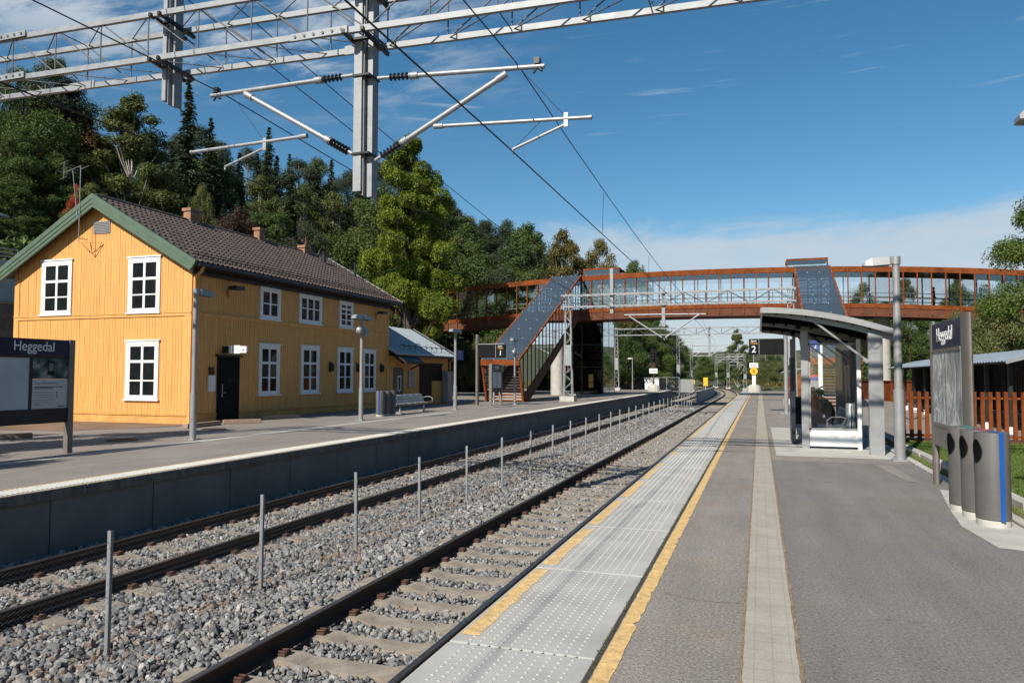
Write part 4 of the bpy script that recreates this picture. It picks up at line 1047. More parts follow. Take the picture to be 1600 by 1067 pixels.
b = MB(); ribbon(b, XS, BY-.04, BY, lambda x: ztop(x)-3.62, lambda x: ztop(x)-3.02); ribbon(b, XS, BY+BW, BY+BW+.04, lambda x: ztop(x)-3.62, lambda x: ztop(x)-3.02); b.build('girder', M_['cortenb'], br); b = MB()
ribbon(b, XS, BY-.09, BY-.0, lambda x: ztop(x)-3.018, lambda x: ztop(x)-2.72); ribbon(b, XS, BY+BW, BY+BW+.09, lambda x: ztop(x)-3.018, lambda x: ztop(x)-2.72); b.build('girder_flange', M_['corten'], br)
b = MB(); ribbon(b, XS, BY+.002, BY+BW-.002, lambda x: ztop(x)-3.6, lambda x: ztop(x)-2.95); b.build('deck', M_['cortend'], br)
pm = {}
for side, y in ((0, BY-.13), (1, BY+BW+.03)):
    first = None
    for k, x in enumerate(XS[:-1] if side == 0 else XS[::2]):
        if first is None:
            b = MB(); b.box(-.036, .036, 0, .13, -3.45, -.10); first = b.build('mullion', M_['corten'] if side == 0 else M_['cortend'], None); o = first
        else: o = first.copy(); COL.objects.link(o)
        o.parent = br; o.location = (x+5, y+yoff(x)-BY-BW/2, ztop(x)-6)
b = MB(); ribbon(b, XS, BY-.012, BY+.0, lambda x: ztop(x)-2.72, lambda x: ztop(x)-.40); b.build('glazing', M_['glass'], br)
b = MB(); ribbon(b, XS, BY+BW, BY+BW+.012, lambda x: ztop(x)-2.72, lambda x: ztop(x)-.40); b.build('glazing', M_['glass'], br)
b = MB()
for y in (BY+.15, BY+BW-.15):
    for dz in (1.75, 2.1): b.path([(x, y+yoff(x), ztop(x)-2.95+dz-1.05) for x in XS[::3]], .03, 6)
b.build('handrail', M_['galvp'], br)
# lantern roofs over the stair heads
for x0, x1, l in ((-13.6,-10.6,0), (2.0,4.9,1)):
    yo = BY+yoff((x0+x1)/2); zt = ztop(x0)
    b = MB(); b.box(x0, x1, yo+.2, yo+2.6, zt+.50, zt+.64); b.box(x0, x0+.1, yo+.2, yo+.3, zt, zt+.5); b.box(x1-.1, x1, yo+.2, yo+.3, zt, zt+.5); b.build('lantern_roof', M_['corten'], br)
    b = MB(); b.box(x0+.1, x1-.1, yo+.22, yo+.25, zt, zt+.5); b.build('lantern_glazing', M_['glass'], br); b = MB(); b.box(x0+.1, x1-.1, yo+2.4, yo+2.43, zt, zt+.5); b.build('lantern_glazing', M_['glass'], br)
# supports
for x, l in ((-16.2, 'thick round concrete column under the bridge beside the left stair'), (8.6, 'round concrete column under the bridge behind the shelter')):
    c = thing('concrete_column', l, 'column', (x, 60.2, 0)); b = MB(); b.lathe((x, 60.2, 0), [(.56,-.2),(.56,ztop(x)-3.6)], 28); b.build('shaft', M_['conc'], c)
# covered stairs
def stair(name, label, xl, xr, y0, y1, z1, group=None):
    t = thing(name, label, 'stairway', ((xl+xr)/2, y0, 0), 0, 'covered stairs to the footbridge')
    k = z1/(y1-y0); fz = lambda y: (y-y0)*k
    b = MB()
    for x in (xl, xr-.08):
        b.prism([(y0-.15,0),(y0+1.1,0),(y1,fz(y1)-.45),(y1,fz(y1)+.30),(y0-.15,.40)], 'x', x, x+.08)
    b.build('stringer', M_['cortend'], t)
    n = 40; b = MB()
    for i in range(n):
        y = y0+(y1-y0)*i/n; z = z1*(i+1)/n
        b.box(xl+.09, xr-.09, y, y+(y1-y0)/n+.06, z-.04, z, 0); b.box(xl+.09, xr-.09, y, y+.02, z-.5*z1/n-.02, z-.04, 1)
    b.build('step_flight', [M_['conc'], M_['corten']], t)
    rz0, rz1 = 2.55, 9.72; yr0 = y0-1.0
    rk = (rz1-rz0)/(y1-yr0); rfz = lambda y: rz0+(y-yr0)*rk
    for x in (xl-.06, xr-.06):
        b = MB(); m = 18
        for i in range(m+1):
            y = y0-.1+(y1-y0)*i/m; b.bar((x+.06, y, max(0, fz(y))), (x+.06, y, rfz(y)-.05), .05, .10)
        b.build('side_mullion', M_['cortend'], t)
        b = MB(); b.bar((x+.06, yr0, rz0), (x+.06, y1, rz1), .12, .12); b.bar((x+.06, yr0, rz0-.02), (x+.06, y0-.15, .0), .12, .12); b.build('side_frame', M_['corten'], t)
        b = MB(); b.add([(x+.06, y0, .35),(x+.06, y1, fz(y1)+.3),(x+.06, y1, rz1-.05),(x+.06, yr0, rz0-.05)], [(0,1,2,3)]); b.build('side_glazing', M_['glassc'], t)
    b = MB(); b.box(xl-.06, xr+.06, yr0-.08, yr0, rz0-.32, rz0+.03); b.build('portal_beam', M_['corten'], t)
    b = MB(); b.add([(xl, yr0, rz0+.06),(xr, yr0, rz0+.06),(xr, y1, rz1+.06),(xl, y1, rz1+.06)], [(0,1,2,3)]); b.build('roof_glazing', M_['glassr'], t)
    b = MB(); m = 10
    for i in range(m+1):
        y = yr0+(y1-yr0)*i/m; b.bar((xl, y, rfz(y)+.02), (xr, y, rfz(y)+.02), .05, .05)
        for q in range(4): x = xl+(xr-xl)*q/3; b.box(x-.028, x+.028, y-.028, y+.028, rfz(y)+.05, rfz(y)+.10, 1)
    for q in (1, 2): x = xl+(xr-xl)*q/3; b.bar((x, yr0, rz0+.02), (x, y1, rz1+.02), .05, .05)
    # louvres below the glass roof
    for i in range(26):
        y = yr0+.5+(y1-yr0-.8)*i/26; b.box(xl+.1, xr-.1, y, y+.10, rfz(y)-.22, rfz(y)-.19)
    b.build('roof_frame', [M_['darkm'], M_['galvp']], t)
    b = MB()
    for x in (xl+.2, xr-.2): b.tube((x, y0, .95), (x, y1, z1+.95), .025, n=6)
    b.build('handrail', M_['galvp'], t)
    return t
stair('stairway', 'covered stair with blue glass roof climbing to the bridge from the house platform', -16.1, -13.72, 43.1, 58.35, 6.9)
stair('stairway', 'covered stair with dark glass roof behind the waiting shelter', 2.55, 4.95, 42.5, 58.35, 6.75)
b = MB()
for z in range(12): b.box(-16.0,-13.8, 50+z*.65, 50.1+z*.65, 2.9+z*.28, 2.98+z*.28)
# lift tower
lt = thing('lift_tower', 'dark glass lift tower under the footbridge beside the left stair', 'lift tower', (-13.6, 61, 0))
b = MB()
x0, x1, y0, y1, zt = -14.9, -12.35, 60.3, 65.2, 6.2
for x in (x0, x1):
    for y in (y0, (y0+y1)/2, y1): b.box(x-.07, x+.07, y-.07, y+.07, 0, zt)
for z in (.1, 2.35, 4.2, 6.05):
    b.box(x0, x1, y0-.05, y0+.05, z-.05, z+.05); b.box(x1-.05, x1+.05, y0, y1, z-.05, z+.05); b.box(x0, x1, y1-.05, y1+.05, z-.05, z+.05)
b.box(x0+.75, x0+.85, y0-.05, y0+.05, 0, zt); b.build('frame', M_['darkm'], lt)
b = MB(); b.box(x0+.05, x1-.05, y0+.06, y0+.07, .1, zt); b.box(x0+.05, x1-.05, y1-.07, y1-.06, .1, zt); b.box(x0+.01, x0+.02, y0+.1, y1-.1, .1, zt); b.build('glazing', M_['glassd'], lt)
b = MB(); b.box(x1+.055, x1+.06, y0+.1, y1-.1, .15, zt); b.build('glazing', M_['glasss'], lt)
b = MB(); b.box(x0+.5, x1-.5, y0+.9, y1-1.2, .1, 2.3); b.build('lift_car', M_['darkm'], lt)
b = MB(); b.box(x0-.0, x1+.1, y0-.1, y1+.1, -.1, .09); b.build('plinth', M_['conc'], lt)
b = MB(); b.box(x0-.35, x0+.15, y0-.5, y0-.42, 1.9, 2.55); b.box(x1-1.15, x1-.75, y0-.12, y0-.1, 1.15, 1.75, 1); b.box(x1-1.15, x1-.75, y0-.12, y0-.1, .65, 1.1, 1)
b.build('notice', [M_['cortend'], mat('ochre_notice', (.42,.26,.04), .6)], lt)
# corten walls on the right
cw = thing('corten_wall', 'low rusty steel wall curving behind the picket fence', 'wall', (9, 50, 0))
pts = [(6.9,60),(7.4,56),(8.0,53),(9.0,50.5),(10.5,48.8),(13,47.6),(17,47),(24,46.8)]
b = MB()
for p, q in zip(pts[:-1], pts[1:]): b.bar((*p, .62), (*q, .62), .08, 1.36)
b.build('wall', M_['corten'], cw)
b = MB()
for p, q in zip(pts[:-1], pts[1:]): b.bar((*p, 1.32), (*q, 1.32), .22, .06)
b.build('coping', M_['corten'], cw)
ch = thing('corten_enclosure', 'small rusty steel enclosure with grey lid at the platform end', 'enclosure', (2.6, 58, 0))
b = MB(); b.box(1.75, 3.6, 56.5, 60.5, 0, 1.85); b.build('wall', M_['corten'], ch); b = MB(); b.prism([(1.5,1.86),(3.8,2.3),(3.8,2.38),(1.5,1.94)], 'y', 56.2, 60.8); b.build('lid', M_['tin'], ch)
# ------------------------------------------------------------------ lamps
def lamp_head(mb, c, d, L=.52):
    """wedge luminaire from c towards unit direction d (xy)"""
    c = Vector(c); d = Vector((*d, 0)); s = Vector((-d.y, d.x, 0)); u = Vector((0,0,1)); W = .12
    a = c+d*.06; e = c+d*(.06+L)
    sec = [(-.05,.5,-.06,.06),(.12,.9,-.085,.075),(.70,1.,-.10,.055),(.93,.95,-.095,.0),(1.0,.85,-.09,-.045)]
    v = []
    for t, w, z0, z1 in sec:
        p = a+(e-a)*t
        v += [p-s*W*w+u*z0, p+s*W*w+u*z0, p+s*W*w*.75+u*z1, p-s*W*w*.75+u*z1]
    f = [(k*4+i, k*4+(i+1) % 4, k*4+4+(i+1) % 4, k*4+4+i) for k in range(len(sec)-1) for i in range(4)]+[(3,2,1,0), tuple(len(v)-4+i for i in range(4))]
    mb.add(v, f)
    g0, g1 = a+(e-a)*.12, a+(e-a)*.86
    return [g0-s*W*.75-u*.105, g0+s*W*.75-u*.105, g1+s*W*.78-u*.107, g1-s*W*.78-u*.107]
GL = mat('lamp_lens', (.10,.105,.105), .35, 0, var=.1)
def lamp(loc, h, dirs, label, r=.062, collar=1.15, camera=None):
    t = thing('street_lamp', label, 'street lamp', loc, 0, 'slim platform lamps'); x, y, z = loc
    b = MB(); b.tube((x,y,z),(x,y,z+collar), r*1.28, n=14); b.tube((x,y,z+collar),(x,y,z+h), r, r*.85, 14); b.build('pole', M_['galvp'], t)
    b = MB(); b.box(x-.14,x+.14,y-.14,y+.14,z,z+.025)
    for sx in (-.1,.1):
        for sy in (-.1,.1): b.tube((x+sx,y+sy,z+.02),(x+sx,y+sy,z+.06),.014,n=6)
    b.build('base_plate', M_['galvp'], t)
    b = MB(); b.tube((x,y,z+h-.10),(x,y,z+h+.05), r*1.1, n=12); b.build('cap', M_['alu'], t)
    for d in dirs:
        b = MB(); q = lamp_head(b, (x, y, z+h-.02), d); b.bar((x, y, z+h), (x+d[0]*.2, y+d[1]*.2, z+h+.0), .05, .05)
        o = b.build('lamp_head', M_['galvp'], t); b = MB(); b.add(q, [(0,1,2,3)]); b.build('lens', GL, o)
    if camera:
        b = MB(); b.tube((x, y, z+camera-.1), (x, y, z+camera+.15), r*1.5, n=12); b.lathe((x+.02, y-.20, z+camera-.1), [(.03,0),(.11,.03),(.12,.2),(.05,.25)], 14); b.lathe((x+.05, y+.22, z+camera-.15), [(.06,0),(.12,.03),(.11,.2),(.05,.25)], 14); b.build('security_camera', M_['alu'], t)
    return t
lamp((2.52,15.75,0), 3.86, [(-1,0)], 'grey lamp post with one head beside the shelter post', .075, 1.35)
lamp((-13.38,14.9,0), 3.72, [(0,1)], 'grey lamp post with one head at the lit corner of the house')
lamp((-13.5,23.25,0), 3.72, [(0,1),(0,-1)], 'twin-headed lamp post with loudspeakers in front of the house windows', camera=3.18)
l3 = lamp((-13.7,32.3,0), 3.78, [(0,1),(0,-1)], 'twin-headed lamp post carrying the blue track 1 sign', .07)
lamp((-13.0,39.15,0), 3.66, [(0,1),(0,-1)], 'twin-headed lamp post standing in front of the left bridge stair', .05, camera=2.9)
lamp((3.0,8.30,0), 4.2, [(-1,0)], 'dark-looking lamp whose head just enters the frame at top right', .075)
lamp((-14.4,88.,-.35), 4.1, [(-1,0)], 'distant lamp post near the white cabinet beyond the lift', .06)
lamp((-38.5,28.2,6.5), 3.7, [(0,1)], 'thin lamp post on the road above the stone wall')
def track_sign(x, y, z, num, label, hy=.42, sy=1):
    t = thing('track_sign', label, 'sign', (x, y, z)); b = MB(); b.box(x-.015, x+.015, y, y+sy*1.0 if sy > 0 else y, z, z+.46); 
    b = MB(); b.box(x-.015, x+.015, min(y, y+sy*.85), max(y, y+sy*.85), z, z+.46); b.build('panel', M_['signblue'], t)
    m = face_mat((x+.018, y+sy*.42, z+.15), (0,1,0)); text(num, .30, M_['whitel'], t, m); text('Spor', .11, M_['whitel'], t, face_mat((x+.018, y+sy*.42, z+.38), (0,1,0)))
    return t
track_sign(-13.7, 32.42, 2.36, '1', 'blue track 1 sign hung on the twin-headed lamp post')
# ------------------------------------------------------------------ recycling bins
def recycling_bin(x, y, stripe, label, group):
    t = thing('recycling_bin', label, 'recycling bin', (x, y, 0), 0, group)
    def shell(r0, z0, z1, sx, sy, m, nm, top=True, sm=True):
        b = MB(); b.lathe((x, y, 0), [(r0, z0), (r0, z1-.01), (r0*.97, z1)], 36, sx, sy); return b.build(nm, m, t)
    shell(1, .085, 1.0, .165, .20, M_['bin'], 'body'); shell(1, .0, .084, .160, .185, M_['conc'], 'footing')
    b = MB(); b.box(x+.018, x+.062, y-.206, y+.206, .075, 1.006); b.build('stripe', M_[stripe], t)
    # oval opening on the track side
    b = MB(); n = 24; rings = []
    for rr in (1, .8, .6, .4, .2):
        ring = []
        for k in range(n):
            a = 2*math.pi*k/n; yy = .085*rr*math.cos(a)-.05; zz = .80+.125*rr*math.sin(a)
            ring.append((x-.165*math.sqrt(max(0, 1-(yy/.20)**2))-.003, y+yy, zz))
        rings.append(ring)
    v = rings[0]; allv = [p for r_ in rings for p in r_]
    b.add(allv, [(q*n+k, q*n+(k+1) % n, (q+1)*n+(k+1) % n, (q+1)*n+k) for q in range(4) for k in range(n)]+[tuple(4*n+k for k in range(n))])
    b.build('opening', M_['roofunder'], t)
    b = MB()
    pts = v+[v[0]]; b.path(pts, .006, 5); b.build('opening_rim', M_['darkm'], t)
    return t
recycling_bin(2.375, 9.27, 'blue', 'grey recycling bin with the bright blue stripe, nearest of the trio at the sign', 'recycling bins by the right sign')
recycling_bin(2.345, 9.72, 'red', 'grey recycling bin with a red lid stripe, middle of the trio at the sign', 'recycling bins by the right sign')
recycling_bin(2.315, 10.17, 'teal', 'grey recycling bin with a teal lid stripe, farthest of the trio at the sign', 'recycling bins by the right sign')
recycling_bin(-14.2, 25.95, 'blue', 'grey recycling bin with blue stripe beside the metal bench, left of the group', 'recycling bins by the bench')
recycling_bin(-14.2, 26.42, 'bin', 'plain grey recycling bin in the middle of the group by the bench', 'recycling bins by the bench')
recycling_bin(-14.2, 26.89, 'bin', 'plain grey recycling bin next to the end of the metal bench', 'recycling bins by the bench')
# ------------------------------------------------------------------ station name boards
def oval_post(x, y, z1, name, parent, rx=.055, ry=.10):
    b = MB(); b.lathe((x, y, 0), [(1, 0), (1, z1)], 24, rx, ry)
    return b.build(name, M_['warmgrey'], parent)
def postermat(kind):
    m, t, b = nt('poster_'+kind); co = objco(t)
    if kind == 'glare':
        w = noise(t, mapped(t, co, (1,2.0,1.0)), 1.5, 4, .55, 1.2); r = ramp(t, [(.34,(.16,.18,.19)),(.44,(.33,.35,.36)),(.50,(.40,.41,.41)),(.55,(.80,.83,.86)),(.60,(.46,.47,.47)),(.72,(.26,.27,.27))])  # pale streaks are glints on the plastic, painted into the colour
    elif kind == 'photo':
        w = noise(t, co, 3.2, 3, .5); r = ramp(t, [(.36,(.004,.012,.018)),(.46,(.02,.06,.075)),(.55,(.10,.14,.14)),(.62,(.26,.28,.27)),(.7,(.06,.09,.09))])
    else:
        w = noise(t, co, .9, 4, .6); r = ramp(t, [(.3,(.40,.45,.49)),(.7,(.52,.57,.60))])
    t.links.new(w.outputs[0], r.inputs[0]); t.links.new(r.outputs[0], b.inputs['Base Color']); b.inputs['Roughness'].default_value = .18 if kind == 'glare' else .3
    return m
PG, PP, PW = postermat('glare'), postermat('photo'), postermat('plain')
ns = thing('station_sign', 'navy Heggedal name board with two poster cases beside the grey bins', 'sign', (2.48, 11.6, 0))
oval_post(2.48, 12.50, 2.40, 'post', ns, .045, .09); oval_post(2.48, 10.62, 2.40, 'post', ns, .05, .20)
b = MB(); b.box(2.45, 2.51, 10.82, 12.42, 2.0, 2.37); b.build('name_panel', M_['navy'], ns, bevel=.005)
text('Heggedal', .28, M_['whitel'], ns, face_mat((2.446, 11.66, 2.19), (0,-1,0)), squeeze=.9)
b = MB(); b.box(2.445,2.515,10.82,12.42,1.95,1.998); b.box(2.445,2.515,10.82,12.42,.88,.93); b.box(2.445,2.515,11.60,11.64,.93,1.95); b.box(2.45,2.51,10.82,12.42,.60,.875); b.build('frame', M_['warmgrey'], ns)
for a, c in ((10.82,11.598),(11.642,12.42)):
    b = MB(); b.box(2.455,2.505,a,c,.932,1.948); b.build('poster', PG, ns)
# left board stands in the shade of the trees
ns = thing('station_sign', 'dark shaded Heggedal name board with posters in front of the ochre gable', 'sign', (-13.49, 10.5, 0))
b = MB(); b.box(-13.55,-13.43,11.44,11.56,0,2.32); b.build('post', M_['warmgrey'], ns); b = MB(); b.box(-13.55,-13.43,8.6,8.72,0,2.32); b.build('post', M_['warmgrey'], ns)
b = MB(); b.box(-13.52,-13.46,8.72,11.438,1.98,2.31); b.build('name_panel', M_['navy'], ns)
text('Heggedal', .275, M_['whitel'], ns, face_mat((-13.456, 10.68, 2.155), (0,1,0)), squeeze=.86)
b = MB(); b.box(-13.53,-13.45,8.72,11.438,1.935,1.978); b.box(-13.53,-13.45,8.72,11.438,.885,.93); b.box(-13.53,-13.45,10.595,10.645,.93,1.935); b.box(-13.525,-13.455,8.72,11.438,.64,.884); b.build('frame', M_['darkm'], ns)
b = MB(); b.box(-13.50,-13.47,8.72,10.594,.932,1.934); b.build('poster', PW, ns)
po = MB(); po.box(-13.50,-13.47,10.647,11.436,.932,1.52); po = po.build('poster', mat('poster_paper', (.50,.52,.54), .35, var=.03), ns)
b = MB(); b.box(-13.50,-13.47,10.647,11.436,1.522,1.934); b.build('picture', PP, po)
b = MB(); b.box(-13.469,-13.467,10.98,11.13,1.60,1.88); b.build('picture', M_['black'], po); b = MB(); b.box(-13.466,-13.465,11.0,11.11,1.68,1.84); b.build('picture', mat('picture_grey', (.10,.14,.15), .4), po)
INK = mat('poster_ink', (.06,.065,.07), .6)
text('Toget ditt, akkurat nå.', .058, mat('poster_grey_ink', (.22,.23,.24), .6), po, face_mat((-13.468, 10.98, 1.44), (0,1,0)))
b = MB()
for k, (w, h) in enumerate(((.62,.016),(.40,.016))): b.box(-13.468,-13.466,10.71,10.71+w,1.355-k*.03,1.355-k*.03+h)
for k, w in enumerate((.44,.44,.40,.46,.30)): b.box(-13.468,-13.466,10.71,10.71+w,1.25-k*.048,1.25-k*.048+.006)
for k, w in enumerate((.40,.12)): b.box(-13.468,-13.466,10.71,10.71+w,1.03-k*.025,1.03-k*.025+.006)
b.box(-13.468,-13.466,11.22,11.38,.965,.98); b.build('text_line', INK, po)
b = MB()
for k in range(3): b.tube((-13.469,11.20,1.252-k*.048),(-13.465,11.20,1.252-k*.048),.014,n=10)
b.build('green_dot', mat('green_dot', (.02,.20,.06), .5), po)
# ------------------------------------------------------------------ bench
def bench(x, y0, n, label, face, pitch=.58, ztop=.80):
    t = thing('metal_bench', label, 'bench', (x, y0+n*pitch/2, 0)); f = face
    for k in range(n):
        a, c = y0+k*pitch+.03, y0+(k+1)*pitch-.03
        pr = [(0,.44),(.20,.41),(.36,.42),(.42,.45),(.42,.435),(.36,.405),(.20,.395),(0,.425)]
        b = MB(); b.prism([(x+f*p[0], p[1]) for p in pr], 'y', a, c)
        bk = [(0,.44),(-.06,.60),(-.13,ztop-.02),(-.17,ztop),(-.18,ztop-.015),(-.145,ztop-.03),(-.078,.60),(-.02,.425)]
        b.prism([(x+f*p[0], p[1]) for p in bk], 'y', a, c); b.build('seat', M_['alu'], t)
    b = MB(); b.bar((x+f*.12, y0, .37), (x+f*.12, y0+n*pitch, .37), .06, .06); b.build('beam', M_['galvp'], t)
    for y in (y0+.3, y0+n*pitch-.3):
        b = MB(); b.bar((x+f*.12, y, 0), (x+f*.12, y, .36), .05, .07); b.bar((x-f*.1, y, .02), (x+f*.36, y, .02), .05, .04); b.build('leg', M_['galvp'], t)
    for y in (y0+.0, y0+n*pitch):
        b = MB(); b.path([(x+f*.38,y,.44),(x+f*.40,y,.58),(x+f*.30,y,.66),(x+f*.10,y,.67),(x-f*.06,y,.62)], .014, 8); b.build('armrest', M_['galvp'], t)
    return t
bench(-14.35, 27.4, 5, 'perforated metal bench seat row in front of the ochre house', 1)
# ------------------------------------------------------------------ departure displays
d = thing('departure_display', 'black departure display with track number 1 on a grey post before the left stair', 'display', (-14.33, 36.8, 0))
b = MB(); b.lathe((-14.33,36.8,0), [(1,0),(1,3.8)], 16, .09, .14); b.box(-14.6,-14.05,36.55,37.05,0,.03); b.build('post', M_['warmgrey'], d)
b = MB(); b.box(-14.24,-12.75,36.68,36.92,2.56,3.26); b.build('case', M_['black'], d, bevel=.01)
b = MB(); b.box(-14.24,-12.75,36.66,36.94,3.27,3.31); b.box(-13.26,-13.235,36.672,36.679,2.57,3.25); b.build('case_trim', M_['galvp'], d)
text('1', .38, M_['led'], d, face_mat((-12.98,36.675,2.80),(1,0,0))); text('Spor', .13, M_['led'], d, face_mat((-12.99,36.675,3.17),(1,0,0))); text('Track', .13, M_['amber'], d, face_mat((-12.99,36.675,3.06),(1,0,0)))
d = thing('departure_display', 'black departure display with track number 2 hung beyond the shelter', 'display', (1.08, 34, 0))
b = MB(); b.tube((1.08,34,0),(1.08,34,4.15),.09,n=14); b.box(.8,1.36,33.75,34.25,0,.03); b.build('post', M_['galvp'], d)
b = MB(); b.box(-.43,1.0,33.88,34.12,2.55,3.24); b.build('case', M_['black'], d, bevel=.01)
b = MB(); b.box(-.02,-.0,33.872,33.879,2.57,3.22); b.build('case_trim', M_['galvp'], d)
text('2', .40, M_['led'], d, face_mat((-.23,33.875,2.77),(1,0,0))); text('Spor', .13, M_['led'], d, face_mat((-.22,33.875,3.15),(1,0,0))); text('Track', .13, M_['amber'], d, face_mat((-.22,33.875,3.04),(1,0,0)))
# info board, ticket validator
ib = thing('information_board', 'small navy topped information board between the display post and stair', 'information board', (-13.6, 37.8, 0))
for y in (37.1, 38.7): b = MB(); b.box(-13.75,-13.6,y-.06,y+.06,0,2.25); b.build('post', M_['warmgrey'], ib)
b = MB(); b.box(-13.72,-13.62,37.16,38.64,1.9,2.22); b.build('name_panel', M_['navy'], ib); b = MB(); b.box(-13.72,-13.62,37.16,38.64,.72,1.89); b.build('frame', M_['darkm'], ib)
for a in (37.22, 37.95): b = MB(); b.box(-13.619,-13.60,a,a+.63,.95,1.8); b.build('poster', PW, ib)
text('Heggedal', .2, M_['whitel'], ib, face_mat((-13.617,37.9,2.06),(0,1,0)), squeeze=.9)
tv = thing('ticket_validator', 'orange ticket validator on a grey post at the left stair foot', 'ticket validator', (-14.4, 39.6, 0))
b = MB(); b.tube((-14.4,39.6,0),(-14.4,39.6,1.95),.06,n=12); b.box(-14.55,-14.25,39.45,39.75,0,.02); b.build('post', M_['galvp'], tv)
b = MB(); b.box(-14.25,-13.92,39.5,39.7,1.30,1.78); b.build('case', M_['orange'], tv, bevel=.03); b = MB(); b.box(-14.16,-14.0,39.49,39.499,1.56,1.70); b.box(-14.12,-14.04,39.49,39.499,1.40,1.5); b.build('screen', M_['darkm'], tv)
# ------------------------------------------------------------------ waiting shelter
sh = thing('waiting_shelter', 'grey steel and glass waiting shelter with curved overhanging roof', 'shelter', (1.5, 20, 0))
def arc(x):
    return 2.98 - .030*(x-.07) - .068*(x-.07)**2 
XA = [.07+.16*k for k in range(16)]+[2.62]
frames = (16.72, 20.1, 23.3)
b = MB(); v = []
for x in XA: v += [(x,16.55,arc(x)+.0),(x,23.6,arc(x)+.0),(x,23.6,arc(x)+.05),(x,16.55,arc(x)+.05)]
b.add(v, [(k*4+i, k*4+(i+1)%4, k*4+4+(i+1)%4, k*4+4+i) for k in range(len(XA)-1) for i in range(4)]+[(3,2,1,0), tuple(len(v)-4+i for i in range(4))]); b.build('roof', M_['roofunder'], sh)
for y in frames:
    b = MB(); v = []
    for x in XA: dd = .05+.075*min(1, (x-.07)/1.2); v += [(x,y-.04,arc(x)-dd-.02),(x,y+.04,arc(x)-dd-.02),(x,y+.04,arc(x)-.003),(x,y-.04,arc(x)-.003)]
    b.add(v, [(k*4+i, k*4+(i+1)%4, k*4+4+(i+1)%4, k*4+4+i) for k in range(len(XA)-1) for i in range(4)]+[(3,2,1,0), tuple(len(v)-4+i for i in range(4))]); b.build('roof_beam', M_['galvp'], sh)
    b = MB(); b.prism([(2.12,0),(2.39,0),(2.39,2.45),(2.12,2.52)], 'y', y-.08, y+.08); p = b.build('post', M_['galvp'], sh, bevel=.02)
    b = MB(); b.tube((2.255,y-.095,2.24),(2.255,y-.081,2.24),.075,n=20); b.tube((2.255,y-.11,2.24),(2.255,y-.096,2.24),.05,n=20); b.box(2.13,2.38,y-.085,y-.081,2.08,2.085); b.build('post_cap', M_['galvp'], p)
    b = MB(); b.tube((2.10,y,1.93),(.95,y,2.88),.026,n=10); b.tube((2.03,y,1.96),(2.12,y,1.90),.05,n=10); b.box(.88,1.0,y-.05,y+.05,2.80,2.92); b.build('strut', M_['galvp'] if y < 18 else M_['darkm'], sh)
b = MB(); v = []
b.box(.03,.07,16.5,23.62,2.95,3.06)
for x0, x1 in zip(XA[:-1], XA[1:]): b.add([(x0,16.50,arc(x0)-.03),(x1,16.50,arc(x1)-.03),(x1,16.50,arc(x1)+.09),(x0,16.50,arc(x0)+.09),(x0,16.549,arc(x0)-.03),(x1,16.549,arc(x1)-.03),(x1,16.549,arc(x1)+.09),(x0,16.549,arc(x0)+.09)], [(0,1,2,3),(7,6,5,4),(3,2,6,7),(0,4,5,1)])
b.build('roof_edge', M_['galvp'], sh)
b = MB()
for k in range(7): x = .35+k*.3; b.box(x-.02, x+.02, 16.6, 23.5, arc(x)-.05, arc(x)-.004)
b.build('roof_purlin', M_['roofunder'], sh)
# end wall: glass over a pale panel, with slim posts
YE = 17.75
b = MB(); b.box(.88,1.03,YE-.06,YE+.06,0,2.62); b.box(1.03,1.075,YE-.03,YE+.03,.38,2.45); b.build('corner_post', M_['galvp'], sh)
b = MB(); b.box(2.02,2.10,YE-.04,YE+.04,0,2.42); b.build('rear_post', M_['white'], sh)
b = MB(); b.box(1.035,2.02,YE-.015,YE+.015,.06,.42); b.build('kick_panel', M_['white'], sh); b = MB(); b.box(1.03,2.02,YE-.03,YE+.03,.421,.46); b.box(1.03,2.02,YE-.03,YE+.03,2.30,2.34); b.build('rail', M_['galvp'], sh)
b = MB(); b.box(1.08,2.015,YE-.004,YE+.004,.465,2.295); b.build('end_glass', M_['glassc'], sh)
# rear wall of ribbed dark sheet
b = MB(); y = 18.0
while y < 23.0: b.box(2.06,2.10,y,y+.20,.1,2.42); b.box(2.08,2.13,y+.20,y+.30,.1,2.42); y += .30
b.build('rear_wall', mat('ribbed_blue_grey_sheet', (.03,.042,.058), .5, .2), sh)
b = MB(); b.box(1.03,2.05,23.25,23.27,.3,2.3); b.build('end_glass', M_['glassc'], sh)
# front screen
b = MB(); b.box(.70,.79,18.62,19.5,.06,2.05); b.build('front_screen', mat('dark_blue_screen', (.012,.022,.036), .4), sh)
for y_ in (21.6, 23.2): b = MB(); b.box(.86,.94,y_,y_+.1,0,2.7); b.build('front_post', M_['galvp'], sh)
b = MB(); b.tube((.9,21.6,1.0),(1.5,20.0,1.35),.02); b.build('rail', M_['alu'], sh)
bench(1.86, 18.55, 5, 'silver metal bench inside the waiting shelter', -1)
wb = thing('litter_bin', 'silver cylindrical litter bin at the rear post of the shelter', 'litter bin', (1.93, 18.2, 0)); b = MB(); b.lathe((1.93,18.2,0), [(.10,0),(.10,.98),(.08,1.0)], 20); b.build('body', M_['alu'], wb); b = MB(); b.box(1.93-.01,1.93+.01,18.09,18.1,.05,.95); b.build('seam', M_['darkm'], wb)
tm = thing('ticket_machine', 'blue ticket machine with red top band seen through the shelter', 'ticket machine', (1.9, 29, 0)); b = MB(); b.box(1.45,2.15,28.8,29.4,0,1.58); b.build('body', M_['signblue'], tm, bevel=.02); b = MB(); b.box(1.45,2.15,28.79,29.41,1.585,1.66); b.build('top_band', M_['red'], tm); b = MB(); b.box(1.55,2.05,28.78,28.799,.9,1.45); b.build('screen', M_['galvp'], tm)
